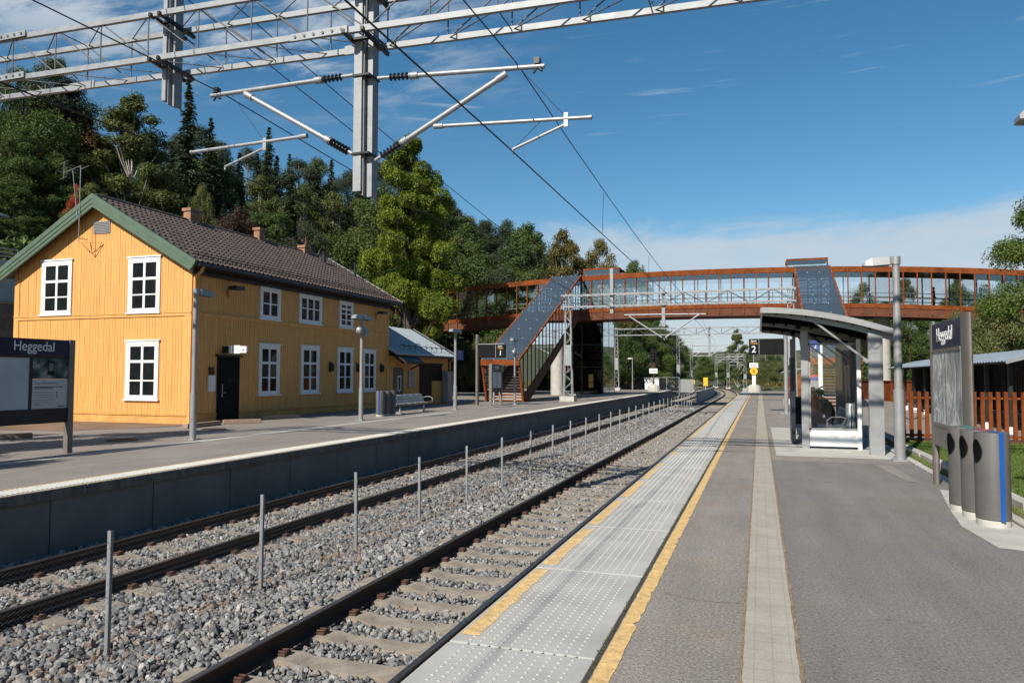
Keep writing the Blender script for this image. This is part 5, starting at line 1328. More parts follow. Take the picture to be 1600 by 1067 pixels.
pt = thing('track_sign', 'blue track 2 sign on a pale post behind the shelter glass', 'sign', (1.75, 26, 0)); b = MB(); b.box(1.82,1.95,26,26.12,0,3.1); b.box(1.45,1.55,25.6,25.7,0,2.5); b.build('post', M_['white'], pt); b = MB(); b.box(1.60,1.86,25.9,25.94,2.45,2.87); b.build('panel', M_['signblue'], pt); text('2', .2, M_['whitel'], pt, face_mat((1.73,25.895,2.58),(1,0,0))); text('Spor', .08, M_['whitel'], pt, face_mat((1.73,25.895,2.79),(1,0,0)))
# ------------------------------------------------------------------ people
def figure(name, label, J, R_, cols, loc, rot, hair=None):
    """one skinned body. J name->pos, edges as pairs; cols(v)->material index"""
    names = list(J); idx = {n: i for i, n in enumerate(names)}
    E_ = R_['edges']; me = bpy.data.meshes.new(name)
    me.from_pydata([J[n] for n in names], [(idx[a], idx[b]) for a, b in E_], [])
    o = bpy.data.objects.new(name, me); COL.objects.link(o)
    sk = o.modifiers.new('s', 'SKIN'); sk.use_smooth_shade = True
    for n in names:
        r = R_['r'][n]; r = r if isinstance(r, tuple) else (r, r); me.skin_vertices[0].data[idx[n]].radius = r
    me.skin_vertices[0].data[0].use_root = True
    sb = o.modifiers.new('d', 'SUBSURF'); sb.levels = sb.render_levels = 2
    bpy.context.view_layer.update()
    m2 = bpy.data.meshes.new_from_object(o.evaluated_get(bpy.context.evaluated_depsgraph_get()))
    COL.objects.unlink(o); bpy.data.objects.remove(o)
    m2.materials.clear()
    mats, fn = cols
    for m in mats: m2.materials.append(m)
    for p in m2.polygons: p.material_index = fn(p.center); p.use_smooth = True
    b = bpy.data.objects.new(name, m2); COL.objects.link(b); b.location = loc; b.rotation_euler = (0,0,rot); WM[b.name] = Matrix.Translation(loc) @ Matrix.Rotation(rot,4,'Z')
    tag(b, label, 'person')
    if hair:
        hm = MB(); hm.ell(hair[0], *hair[1], 14, 10)
        hh = hm.build('hair', hair[2], None); hh.parent = b
    return b
def seated(name, label, loc, rot, top, hairm, hair_long=False, lean=.0, legs='jeans'):
    J = {}; r = {}; E = []
    def a(n, p, rr, fr=None):
        J[n] = (p[0], p[1]+0, p[2]); r[n] = rr
        if fr: E.append((fr, n))
    # sits facing local -x; hips at origin height .5
    a('pelvis', (0,0,.52), (.14,.17)); a('belly', (.0-.03*lean,0,.68), (.12,.15), 'pelvis'); a('chest', (-.04-.10*lean,0,.88), (.125,.165), 'belly'); a('neckb', (-.06-.16*lean,0,1.02), (.07,.09), 'chest')
    a('neck', (-.08-.20*lean,0,1.09), .055, 'neckb'); a('jaw', (-.11-.24*lean,0,1.15), (.065,.06), 'neck'); a('head', (-.10-.25*lean,0,1.22), (.092,.078), 'jaw'); a('crown', (-.09-.25*lean,0,1.29), (.07,.065), 'head'); a('nose', (-.205-.26*lean,0,1.195), .014, 'head')
    for s in (-1, 1):
        k = 'l' if s < 0 else 'r'
        a('sh'+k, (-.05-.14*lean, s*.17, .97), .065, 'neckb'); a('el'+k, (-.10-.14*lean, s*.22, .72), .045, 'sh'+k); a('wr'+k, (-.33-.10*lean, s*.12, .66), .030, 'el'+k); a('pa'+k, (-.40-.10*lean, s*.10, .655), (.018,.036), 'wr'+k)
        for q in range(4):
            yy = s*(.075+.018*q); L = (.055,.068,.062,.048)[q]
            a('f%d%s' % (q, k), (-.435-.1*lean, yy, .65), .009, 'pa'+k); a('g%d%s' % (q, k), (-.435-L*.7-.1*lean, yy, .635), .008, 'f%d%s' % (q, k)); a('h%d%s' % (q, k), (-.43-L-.1*lean, yy, .615), .007, 'g%d%s' % (q, k))
        a('th'+k, (-.385-.1*lean, s*.055, .66), .009, 'pa'+k); a('ti'+k, (-.42-.1*lean, s*.035, .65), .008, 'th'+k)
        a('hip'+k, (-.06, s*.10, .50), (.095,.085), 'pelvis'); a('kn'+k, (-.46, s*.12, .50), .062, 'hip'+k); a('an'+k, (-.44, s*.12, .10), .042, 'kn'+k); a('he'+k, (-.44, s*.12, .05), .04, 'an'+k); a('to'+k, (-.62, s*.13, .035), (.03,.045), 'he'+k)
    mats = [M_['skin'], top, M_[legs], M_['black']]
    def fn(c):
        if c.z > 1.06: return 0
        if c.x < -.36-.10*lean and .58 < c.z < .72: return 0
        if c.z > .60 or (c.z > .55 and c.x > -.1): return 1
        return 3 if c.z < .085 else 2
    return figure(name, label, J, {'edges': E, 'r': r}, (mats, fn), loc, rot, ((-.075-.25*lean+.0, 0, 1.235 if not hair_long else 1.20), (.105, .092, .095 if not hair_long else .15), hairm))
seated('person', 'person in dark clothes sitting on the shelter bench looking down', (1.72, 20.3, -.04), 0, M_['cloth'], M_['hair'], lean=.8)
seated('person', 'blond person in a coral top further along the shelter', (1.42, 21.55, -.02), R(70), M_['coral'], M_['blond'], True, lean=.5)
def standing(label, loc, rot):
    J = {}; r = {}; E = []
    def a(n, p, rr, fr=None):
        J[n] = p; r[n] = rr
        if fr: E.append((fr, n))
    a('pelvis', (0,0,.95), (.13,.16)); a('chest', (0,0,1.25), (.125,.17), 'pelvis'); a('neckb', (0,0,1.43), (.07,.09), 'chest'); a('neck', (-.01,0,1.5), .055, 'neckb'); a('head', (-.02,0,1.63), (.092,.078), 'neck'); a('crown', (-.01,0,1.71), (.065,.06), 'head'); a('nose', (-.12,0,1.61), .014, 'head')
    for s in (-1, 1):
        k = str(s); a('sh'+k, (0,s*.18,1.38), .062, 'neckb'); a('el'+k, (.04,s*.24,1.12), .045, 'sh'+k); a('wr'+k, (-.12,s*.22,.92), .03, 'el'+k); a('pa'+k, (-.17,s*.21,.87), (.02,.036), 'wr'+k)
        for q in range(4): a('f%d%s' % (q, k), (-.19-.005*q,s*(.185+.016*q),.80+.006*abs(q-1)), .008, 'pa'+k)
        a('t'+k, (-.22,s*.18,.84), .009, 'pa'+k)
        a('hip'+k, (0,s*.10,.88), .09, 'pelvis'); a('kn'+k, (-.03*s,s*.11,.48), .06, 'hip'+k); a('an'+k, (.12*s,s*.11,.09), .04, 'kn'+k); a('to'+k, (.12*s-.16,s*.11,.035), (.03,.045), 'an'+k)
    fn = lambda c: 0 if c.z > 1.48 or (c.z < .91 and abs(c.y) > .17) else (1 if c.z > .93 else (3 if c.z < .08 else 2))
    return figure('person', label, J, {'edges': E, 'r': r}, ([M_['skin'], M_['cloth'], M_['jeans'], M_['black']], fn), loc, rot, ((0,0,1.66), (.10,.088,.09), M_['hair']))
standing('person in dark clothes walking across the glazed footbridge', (12.1, 60.2+yoff(12.1), ztop(12.1)-2.95), R(180))
# pram
pr = thing('pram', 'dark pram with curved handle parked at the front of the shelter', 'pram', (1.0, 20.4, 0))
for dx in (-.24,.24):
    for dy in (-.32,.32):
        b = MB(); x, y = 1.0+dx, 20.2+dy; b.tube((x-.02,y,.15),(x+.02,y,.15),.15,n=20); w = b.build('wheel', M_['black'], pr); b = MB(); b.tube((x-.024,y,.15),(x+.024,y,.15),.09,n=16); b.build('rim', M_['alu'], w)
b = MB(); b.prism([(19.9,.45),(20.0,.40),(20.5,.40),(20.62,.48),(20.62,.72),(19.86,.72)], 'x', .80, 1.20); b.build('carrycot', M_['cloth'], pr, bevel=.04)
b = MB(); v = [(20.62,.72)]+[(20.62-.36*(1-math.cos(t)), .72+.36*math.sin(t)) for t in [k*.26 for k in range(1,7)]]+[(20.25,.72)]; b.prism(v, 'x', .80, 1.20); b.build('hood', M_['cloth'], pr, bevel=.03)
b = MB(); b.path([(.8,20.45,.45),(.8,19.7,.95),(.84,19.6,1.0),(1.16,19.6,1.0),(1.2,19.7,.95),(1.2,20.45,.45)],.016); b.path([(.8,19.85,.15),(.9,20.5,.45)],.015); b.path([(1.2,19.85,.15),(1.1,20.5,.45)],.015); b.path([(.8,20.52,.15),(.9,19.95,.45)],.015); b.path([(1.2,20.52,.15),(1.1,19.95,.45)],.015); b.build('handle', M_['darkm'], pr)
# ------------------------------------------------------------------ picket fence, cycle shed
pf = thing('picket_fence', 'rusty steel picket fence along the grass strip', 'fence', (6.5, 20.35, 0)); pk = None
k = 0; x = 3.36
while x < 12.5 and k < 100:
    if pk is None: b = MB(); b.box(-.042,.042,-.03,.03,.10,1.24); pk = b.build('picket', M_['corten'], None); o = pk
    else: o = pk.copy(); COL.objects.link(o)
    o.parent = pf; o.location = (x-6.5+random.uniform(-.006,.006), 0, random.uniform(-.006,.006)); o.rotation_euler = (0, random.gauss(0,.006), random.gauss(0,.03)); x += .168; k += 1
b = MB(); b.box(3.28,12.6,20.385,20.435,1.06,1.11); b.box(3.28,12.6,20.385,20.44,.14,.20); b.build('rail', M_['corten'], pf); b = MB(); b.box(3.25,12.6,20.29,20.46,-.1,.09); b.build('plinth', M_['cortend'], pf)
cs = thing('cycle_shed', 'dark cycle shed with curved pale corrugated roof behind the fence', 'cycle shed', (8, 33, 0))
b = MB(); V = []; n = 9; ys_ = np.arange(23.3, 42.6, .075); NY = len(ys_)
prof = [(6.35,2.03),(6.7,2.13),(7.1,2.25),(7.6,2.37),(8.2,2.47),(8.8,2.50),(9.4,2.46),(10.0,2.36)]
for px_, pz in prof: V.append(np.stack([np.full(NY, px_), ys_, pz+.022*np.cos(np.arange(NY)*np.pi/2)], 1))
V = np.concatenate(V)-np.array([8,33,0]); F = []
for r_ in range(len(prof)-1): i = np.arange(NY-1); F.append(np.stack([r_*NY+i, r_*NY+i+1, (r_+1)*NY+i+1, (r_+1)*NY+i], 1))
o = mknp('roof', V, np.concatenate(F), M_['tin'], smooth=True); o.parent = cs
b = MB()
for a, c in zip(prof[:-1], prof[1:]): b.bar((a[0],23.28,a[1]-.03),(c[0],23.28,c[1]-.03),.04,.10); b.bar((a[0],42.6,a[1]-.03),(c[0],42.6,c[1]-.03),.04,.10)
b.build('roof_edge', M_['galvp'], cs)
for y in np.arange(24.1, 42.5, 2.25):
    b = MB(); b.box(6.62,6.72,y-.05,y+.05,.0,2.08); b.box(9.6,9.7,y-.05,y+.05,0,2.4); b.bar((6.67,y,2.0),(9.65,y,2.35),.06,.1); b.build('post', M_['darkm'], cs)
    b = MB(); b.box(6.58,6.76,y-.09,y+.09,0,.2); b.build('post_foot', M_['white'], cs)
b = MB(); y = 23.6
while y < 42.4: b.box(9.75,9.80,y,y+.16,.15,2.25); y += .30
b.box(7.4,9.7,42.3,42.36,.1,2.2); b.build('slat_wall', M_['darkm'], cs)
b = MB(); b.box(6.6,6.74,23.6,42.4,1.98,2.05); b.build('eaves_beam', M_['darkm'], cs)
def bicycle(loc, rot, label, frame):
    t = thing('bicycle', label, 'bicycle', loc, rot, 'bicycles in the shed'); W = WM[t.name]
    P = lambda x, y, z: tuple(W @ Vector((x, y, z)))
    for x in (-.52, .52):
        b = MB(); b.path([P(x+.33*math.cos(k*math.pi/10), 0, .34+.33*math.sin(k*math.pi/10)) for k in range(21)], .016, 6); w = b.build('wheel', M_['black'], t)
        b = MB()
        for k in range(8): a = k*math.pi/8; b.tube(P(x-.32*math.cos(a),0,.34-.32*math.sin(a)), P(x+.32*math.cos(a),0,.34+.32*math.sin(a)), .003, n=3)
        b.build('spokes', M_['alu'], w)
    b = MB(); bb_, st, hd = (-.08,0,.30), (-.20,0,.82), (.36,0,.80)
    for p, q in ((bb_,st),(bb_,(.38,0,.70)),(st,hd),((-.52,0,.34),bb_),((-.52,0,.34),(-.19,0,.76)),((.52,0,.34),(.34,0,.92))): b.tube(P(*p), P(*q), .017, n=8)
    b.build('frame', frame, t)
    b = MB(); b.path([P(.34,0,.92),P(.30,0,1.02),P(.30,-.27,1.04)],.013); b.tube(P(.30,0,1.02),P(.30,.27,1.04),.013); b.build('handlebar', M_['darkm'], t)
    b = MB(); b.tube(P(-.20,0,.82),P(-.22,0,.92),.014); b.bar(P(-.36,0,.94),P(-.08,0,.95),.13,.05); b.build('saddle', M_['black'], t)
bicycle((5.85,31.0,0), R(12), 'bicycle parked outside the shed with its front wheel showing beside the lamp post', M_['darkm'])
bicycle((7.9,29.2,0), R(4), 'dark bicycle inside the cycle shed, behind the farther pickets', M_['darkm']); bicycle((7.9,26.6,0), R(-3), 'blue bicycle inside the cycle shed, behind the nearer pickets', M_['signblue'])
# ------------------------------------------------------------------ signals and lineside things
def signal(x, y, z, h, label, speed=None):
    t = thing('railway_signal', label, 'railway signal', (x, y, z))
    b = MB(); b.lathe((x, y, z), [(.66,0),(.66,.45),(.60,.62),(.40,.74),(.2,.78)], 20); b.build('footing', M_['conc'], t)
    b = MB(); b.tube((x,y,z+.7),(x,y,z+h),.07,n=10); b.build('pole', M_['galv'] if speed else M_['cortend'], t)
    b = MB(); b.prism([(x-.28,z+h-.1),(x-.34,z+h+.15),(x-.34,z+h+1.1),(x-.2,z+h+1.35),(x+.2,z+h+1.35),(x+.34,z+h+1.1),(x+.34,z+h+.15),(x+.28,z+h-.1)], 'y', y-.12, y-.06); b.build('backboard', M_['black'], t)
    b = MB()
    for k, dz in enumerate((.3,.62,.94)): b.tube((x,y-.14,z+h+dz),(x,y-.32,z+h+dz+.02),.11,n=12)
    b.build('hood', M_['black'], t)
    b = MB(); b.tube((x,y-.14,z+h+.94),(x,y-.15,z+h+.94),.10,n=12); b.tube((x+.04,y-.14,z+h+.62),(x+.04,y-.15,z+h+.62),.07,n=12); b.build('red_lamp', M_['redlamp'], t)
    b = MB(); zz = z+(2.45 if speed else 1.95); b.box(x-.42,x+.42,y-.12,y-.09,zz,zz+.5); b.build('plate', M_['white'], t)
    b = MB()
    for k in range(4): b.box(x-.27+k*.145, x-.27+k*.145+.09, y-.124, y-.121, zz+.14+.02*(k%2), zz+.36)
    b.build('plate_marking', M_['galvp'], t)
    return t
signal(-10.55, 78, -.05, 3.2, 'signal with red lamp on a concrete base beyond the left platform'); signal(-.55, 78, 0, 3.9, 'signal with red lamp above the round yellow speed sign', 6)
sp = thing('speed_sign', 'round yellow speed sign with the number 6 on a pale post', 'speed sign', (-.55, 77.6, 0)); b = MB(); b.tube((-.55,77.72,2.12),(-.55,77.7,2.12),.37,n=24); b.build('disc', M_['yel'], sp); b = MB(); b.tube((-.55,77.74,2.12),(-.55,77.725,2.12),.41,n=24); b.build('rim', M_['black'], sp); b = MB(); b.box(-.72,-.38,77.75,77.85,.7,1.72); b.build('post', M_['white'], sp); text('6', .56, M_['black'], sp, face_mat((-.55,77.69,2.12),(1,0,0)))
eb = thing('equipment_cabinet', 'white lineside cabinet behind the left signal', 'cabinet', (-12.6, 92, -.6)); b = MB(); b.box(-13.5,-11.75,91.5,92.3,-.7,1.35); b.build('body', M_['white'], eb, bevel=.02); b = MB(); b.box(-13.6,-11.65,91.4,92.4,1.351,1.42); b.build('lid', M_['white'], eb)
yb = thing('marker_board', 'yellow lineside marker board at a lattice mast', 'marker board', (-7.97, 118, -.6)); b = MB(); b.box(-8.3,-7.64,118,118.06,.1,1.4); b.build('board', M_['yel'], yb); b = MB(); b.box(-8.05,-7.9,118.07,118.2,-.8,1.3); b.build('post', M_['galv'], yb)
mb = thing('marker_board', 'small yellow lineside marker far along the curve', 'marker board', (-14, 170, -.6)); b = MB(); b.box(-14.55,-13.85,170,170.05,-.15,.75); b.build('board', M_['yel'], mb); b = MB(); b.tube((-14,170.1,-.8),(-14,170.1,1.3),.07); b.build('post', M_['galv'], mb)
cf = thing('mesh_fence', 'grey steel mesh fence with gates beyond the left platform', 'fence', (-16, 95, -.3)); 
for k in range(9):
    x = -22+k*1.55; b = MB(); b.box(x-.04,x+.04,94.5,94.58,-.8,1.5); b.build('post', M_['galv'], cf)
b = MB()
for z_ in (1.45,-.3): b.tube((-22,94.54,z_),(-9.6,94.54,z_),.03,n=5)
for k in range(100): b.tube((-22+k*.124,94.54,-.3),(-22+k*.124,94.54,1.45),.006,n=3)
b.build('mesh_panel', M_['galv'], cf)
sf = thing('sheet_fence', 'plain grey sheet metal fence between the lattice masts', 'fence', (-11.3, 112, -.6)); b = MB()
for k in range(10): b.box(-11.2+k*.19,-11.02+k*.19,111.9+.03*(k%2),111.95+.03*(k%2),-.8,1.15)
b.build('panel', M_['galvp'], sf)
for i, (x, y) in enumerate(((-26.5,69.0),(-25.0,69.1),(-23.6,69.2))):
    pass
# ------------------------------------------------------------------ vegetation
LM = {
 'spruce': leafmat('spruce_needles', [(0.016,0.029,0.014), (0.032,0.054,0.022), (0.061,0.083,0.032)], .1),
 'pine': leafmat('pine_needles', [(0.022,0.038,0.021), (0.045,0.067,0.032), (0.083,0.099,0.045)], .12),
 'leafy': leafmat('broad_leaves', [(0.029,0.058,0.016), (0.064,0.109,0.026), (0.131,0.168,0.042)], .3),
 'birch': leafmat('birch_leaves', [(0.048,0.070,0.022), (0.099,0.128,0.035), (0.192,0.189,0.054)], .3),
 'gold': leafmat('turning_leaves', [(0.075,0.072,0.024), (0.158,0.132,0.039), (0.255,0.192,0.054)], .3),
 'autumn': leafmat('brown_leaves', [(0.060,0.045,0.021), (0.135,0.084,0.033), (0.225,0.128,0.045)], .3),
 'red': leafmat('red_leaves', [(0.156,0.021,0.013), (0.364,0.052,0.023), (0.546,0.098,0.039)], .3),
 'redshrub': leafmat('dark_red_leaves', [(.018,.014,.009), (.045,.024,.015), (.085,.038,.022)], .25),
 'maple': leafmat('maple_leaves', [(.028,.054,.010), (.095,.148,.016), (.235,.275,.024), (.48,.46,.045)], .35),
 'bush': leafmat('bush_leaves', [(.04,.062,.02), (.11,.13,.042), (.22,.21,.085)], .3),
 'ash': leafmat('ash_leaves', [(0.029,0.058,0.016), (0.072,0.120,0.022), (0.160,0.200,0.038)], .3),
}
def cards(P, N, L, Wd, jit=.6):
    """leaf-sized rhombs at P facing roughly N"""
    n = len(P); N = N+RNG.normal(0, jit, (n, 3)); N /= np.linalg.norm(N, axis=1, keepdims=True)+1e-9
    U = np.cross(N, RNG.normal(size=(n, 3))); U /= np.linalg.norm(U, axis=1, keepdims=True)+1e-9
    Vv = np.cross(N, U); L = np.broadcast_to(L, n)[:, None]; Wd = np.broadcast_to(Wd, n)[:, None]
    V = np.stack([P-U*L, P+Vv*Wd+N*L*.15, P+U*L, P-Vv*Wd+N*L*.15], 1).reshape(-1, 3)
    return V, np.arange(4*n).reshape(-1, 4)
def trunk_mesh(H, r, lean=(0,0), limbs=(), n=8):
    b = MB(); pts = [(lean[0]*t*t+random.gauss(0,.02)*H*.1*t, lean[1]*t*t+random.gauss(0,.02)*H*.1*t, H*t) for t in [k/7 for k in range(8)]]
    pts[0] = (0, 0, -.5)
    for k in range(7): b.tube(pts[k], pts[k+1], r*(1.15-k/7.2), r*(1.15-(k+1)/7.2), n)
    for c, q in limbs:
        t = min(.95, max(.1, q)); i = int(t*7); s = Vector(pts[i]); e = Vector(c); m = s.lerp(e, .5)+Vector((0,0,-.06*(e-s).length))
        rr = r*(1.0-t)*.55+.015; b.tube(s, m, rr, rr*.65, 6); b.tube(m, e, rr*.65, rr*.2, 5)
    return b
def blob_crown(H, z0, W, nb, nl, size, shape='egg', seed=0, asp=.62, rb=(.16,.30), hollow=.55, sy=1.):
    rs = np.random.default_rng(seed); C = []; Rr = []
    k = 0
    while len(C) < nb and k < 5000:
        k += 1; t = rs.random()**.85
        if shape == 'egg': w = math.sin(math.pi*min(1, (t*.90+.10))**.8)**.8
        elif shape == 'lobed': w = (1-t)**.5*min(1, (t+.15)*3.2)
        elif shape == 'tall': w = (1-t)**.55*min(1, (t+.12)*4)
        else: w = math.sqrt(max(.05, 1-t*t))
        a = rs.random()*6.283; d = math.sqrt(rs.uniform(.12, 1))*W/2*w
        if shape == 'lobed':
            d *= 1+.32*math.sin(2*a+t*7)+.16*math.sin(5*a-t*11)
            if math.sin(3*a+t*23) < -.45: continue
        r = rs.uniform(*rb)*W*(.55+.45*w)
        C.append((math.cos(a)*d, math.sin(a)*d*sy, z0+(H-z0-r*.6)*t)); Rr.append(r)
    C = np.array(C); Rr = np.array(Rr); p = Rr**2/np.sum(Rr**2); idx = rs.choice(len(C), nl, p=p)
    D = rs.normal(size=(nl, 3)); D[:, 2] *= .85; D /= np.linalg.norm(D, axis=1, keepdims=True)
    rad = Rr[idx]*(hollow+(1.08-hollow)*rs.random(nl)**.6)*(1+.25*np.sin(D[:, 0]*5+idx)*np.sin(D[:, 1]*5+idx*1.7))
    P = C[idx]+D*rad[:, None]*np.array([1,1,.8]); N = D*.7+np.array([0,0,.55])
    keep = P[:, 2] > .2; P, N = P[keep], N[keep]
    V, F = cards(P, N, size*rs.uniform(.7, 1.3, len(P)), size*asp*rs.uniform(.7, 1.3, len(P)), .55)
    return V, F, C
def spruce_crown(H, W, seed, lv=52, br=13, cd=10, size=.135):
    rs = np.random.default_rng(seed); P = []; A = []; Ls = []
    for i in range(lv):
        t = i/(lv-1); z = H*(.05+.945*t); L = W/2*(1-t)**.9*rs.uniform(.82, 1.12)+.07
        for k in range(max(4, int(br*(1-t*.5)))):
            a = rs.random()*6.283; l = L*rs.uniform(.5, 1.15); dz = -.38*l*rs.uniform(.6, 1.3); m = max(2, int(cd*l/(W/2)+1.5)); ca, sa = math.cos(a), math.sin(a)
            for q in range(m):
                s = (q+.5)/m*rs.uniform(.9, 1.08); x = ca*l*s; y = sa*l*s; zz = z+dz*s*s+.10*l*s; w = (1-s)*.30*l+.03
                for side in (-1, 0, 1):
                    o = side*w*rs.uniform(.5, 1.1); d = side*.7
                    P.append((x-sa*o+rs.normal(0,.03), y+ca*o+rs.normal(0,.03), zz-abs(o)*.25+rs.normal(0,.03))); A.append((ca-sa*d, sa+ca*d, -.35)); Ls.append(size*(.7+.6*rs.random()))
    P = np.array(P); A = np.array(A)+RNG.normal(0,.25,(len(P),3)); A /= np.linalg.norm(A, axis=1, keepdims=True); L = np.array(Ls)[:, None]
    N = np.tile([0,0,1.], (len(P),1))+RNG.normal(0,.5,(len(P),3)); B = np.cross(A, N); B /= np.linalg.norm(B, axis=1, keepdims=True)+1e-9
    V = np.stack([P-A*L, P+B*L*.36, P+A*L, P-B*L*.36], 1).reshape(-1, 3)
    return V, np.arange(4*len(P)).reshape(-1, 4)
PROTO = {}
def proto(kind, v):
    key = (kind, v)
    if key in PROTO: return PROTO[key]
    H = 10.; limbs = []
    if kind == 'spruce':
        V, F = spruce_crown(H, (4.0, 4.8, 3.4)[v], 50+v); bark, r = 'bark', .14
    elif kind == 'pine':
        V, F, C = blob_crown(H, H*(.40,.5,.34)[v], (4.2,3.8,4.8)[v], 26, 24000, .078, 'egg', 170+v, .32, (.16,.25), .2); bark, r = 'pinebark', .14; limbs = [(tuple(c), (c[2]-.6)/H) for c in C]
    elif kind in ('birch', 'gold'):
        V, F, C = blob_crown(H, H*.10, (4.8,4.2,5.4)[v], 52, 32000, .060, 'egg', 90+v, .65, (.10,.18), .2); bark, r = 'birchbark', .09; limbs = [(tuple(c), (c[2]-1.5)/H) for c in C[::2]]
    elif kind in ('bush', 'redshrub'):
        V, F, C = blob_crown(H, .3, (10.5,9.,12.)[v], 44, 34000, .11, 'dome', 130+v, .6, (.10,.19), .3); bark, r = 'bark', .10; limbs = [(tuple(c), .25) for c in C[::2]]
    else:
        V, F, C = blob_crown(H, H*.10, (6.6,5.8,7.4)[v], 48, 38000, .074, 'egg', 110+v, .65, (.10,.19), .3); bark, r = 'bark', .15; limbs = [(tuple(c), (c[2]-1.6)/H) for c in C[::2]]
    if limbs or kind == 'pine' or True:
        tb = trunk_mesh((H*.95 if kind in ('spruce','pine') else H*.80) if kind not in ('bush','redshrub') else 5., r, (random.gauss(0,.15), random.gauss(0,.15)), limbs)
    t = tb.build('trunk', M_[bark], None, recalc=False); c = mknp('crown', V, F, LM[kind])
    for o in (t, c): COL.objects.unlink(o)
    PROTO[key] = (t, c); return PROTO[key]
NAMES = {'spruce':'spruce_tree','pine':'pine_tree','birch':'birch_tree','gold':'birch_tree','leafy':'broadleaf_tree','autumn':'broadleaf_tree','red':'maple_tree','redshrub':'shrub','bush':'shrub'}
CATS = {'redshrub':'shrub','bush':'shrub'}
nv = [0]
def tree(x, y, h, kind, label, group=None, wide=1., v=None, dz=0.):
    nv[0] += 1; pk = 'leafy' if kind in ('autumn','red') else kind
    v = nv[0] % 3 if v is None else v
    tr, cr = proto(pk if kind not in ('autumn','red') else 'leafy', v)
    e = bpy.data.objects.new(NAMES[kind], None); COL.objects.link(e); tag(e, label, CATS.get(kind, 'tree'), group)
    z = float(hill(x, y))-.1+dz; s = (h+.1)/10.; e.location = (x, y, z); w = s*wide*random.uniform(.92,1.08); e.scale = (w, w, s); e.rotation_euler = (0,0,random.uniform(0,6.28))
    for o in (tr, cr):
        n = o.copy(); COL.objects.link(n); n.parent = e
        if o is cr and kind in ('autumn','red'): n.material_slots[0].link = 'OBJECT'; n.material_slots[0].material = LM[kind]
    return e
HILL = [(-118.1,80.9,23,"spruce"),(-127.2,90.3,23,"spruce"),(-121.8,89.4,23,"spruce"),(-108.2,84,23,"spruce"),(-114.3,92.8,23,"spruce"),(-104.4,88.2,23,"spruce"),(-104.6,92.7,16.1,"pine"),(-99.9,90.9,17.5,"spruce"),(-100.9,96.4,20.2,"birch"),(-89.5,89.7,18.8,"pine"),(-90.7,96.3,20.6,"pine"),(-82.4,91.3,21.5,"pine"),(-87.8,102.5,21.6,"pine"),(-82.2,102.8,20.7,"pine"),(-74.2,97.7,19.7,"spruce"),(-70.1,97.8,19.1,"spruce"),(-63.5,95.6,19.2,"birch"),(-65.3,102.3,20.2,"spruce"),(-57.4,97.3,20.4,"spruce"),(-58.6,104.3,21.5,"pine"),(-53.2,104.7,22,"pine"),(-47.2,99.9,20.2,"spruce"),(-45.6,104.1,17.8,"birch"),(-45.6,112.2,17,"birch"),(-43.1,115.5,16.4,"birch"),(-36.9,108.8,15.4,"pine"),(-36.8,117.8,17.7,"leafy"),(-31.2,114.3,15.5,"leafy"),(-27.8,118,16.7,"birch"),(-95.5,65.5,18.9,"spruce"),(-95.4,68.4,19.9,"spruce"),(-89.5,67.6,19,"spruce"),(-86.4,67.5,19.5,"spruce"),(-93.6,76.5,23,"spruce"),(-88.3,76.5,12.9,"pine"),(-77.5,69.5,11.7,"birch"),(-77.5,73.3,14.6,"spruce"),(-73.2,73.4,13.9,"spruce"),(-69.5,72.9,14.2,"spruce"),(-70,76.4,15.9,"spruce"),(-66.6,75.4,16.6,"spruce"),(-64.9,79.7,15,"spruce"),(-61,78.3,14.9,"spruce"),(-59.5,80.3,15.5,"spruce"),(-57.8,83.2,16.7,"pine"),(-54.9,82.7,15.9,"spruce"),(-53.5,88.6,17,"pine"),(-47.9,83.6,17,"spruce"),(-42.4,82.6,18.7,"spruce"),(-39.9,82.9,19.4,"birch"),(-37.3,82.4,16.7,"birch"),(-35.3,85.4,15.1,"leafy"),(-34.4,90.6,13.3,"pine"),(-28.8,85.6,15.2,"leafy"),(-27.1,89.3,15.1,"pine"),(-26.6,97.9,13.8,"pine"),(-80.9,54.7,11.8,"spruce"),(-77.6,55.7,12,"spruce"),(-76.7,57.8,12.7,"pine"),(-77.1,61.2,15.3,"birch"),(-68.3,56.9,12.9,"leafy"),(-65.5,58.6,7.3,"birch"),(-64.1,59.7,9.3,"birch"),(-62.4,61.6,9.8,"birch"),(-58.1,59,9.7,"spruce"),(-56.9,61.8,11,"leafy"),(-54.1,62,12.8,"leafy"),(-52.9,65.3,11.7,"spruce"),(-54.9,71.2,12.3,"birch"),(-46.6,65.3,13.4,"spruce"),(-46.1,66.9,13.3,"birch"),(-45.6,72.2,14.3,"birch"),(-44.3,75.2,14.4,"birch"),(-37.3,68.2,16.9,"leafy"),(-36.7,72.4,17.9,"spruce"),(-31.6,69.6,16.5,"spruce"),(-29.6,74.1,14.5,"leafy"),(-26.9,74.1,14.9,"pine"),(-24.4,75,14.5,"leafy"),(-67.5,46.4,7.3,"leafy"),(-65.8,47.3,7.2,"spruce"),(-62.6,47.8,9.1,"leafy"),(-60.8,48.4,9.5,"spruce"),(-55.4,47.2,6.2,"leafy"),(-54.7,49.6,5.6,"leafy"),(-51,48.2,6.8,"birch"),(-55.2,55.9,7.8,"birch"),(-47.3,51,8.6,"birch"),(-44.1,52.2,8.1,"spruce"),(-43,52.7,8.9,"spruce"),(-42.4,56.4,9.9,"leafy"),(-37.2,54.2,10.3,"pine"),(-54.1,41.5,4.6,"birch"),(-48.1,39.4,6.5,"leafy"),(-40.6,40.7,4.8,"birch"),(-37.2,40.7,8.2,"autumn"),(-40.2,46.1,7.2,"birch"),(-33.6,45.7,10.6,"spruce"),(-31.7,47.2,10.5,"spruce")]
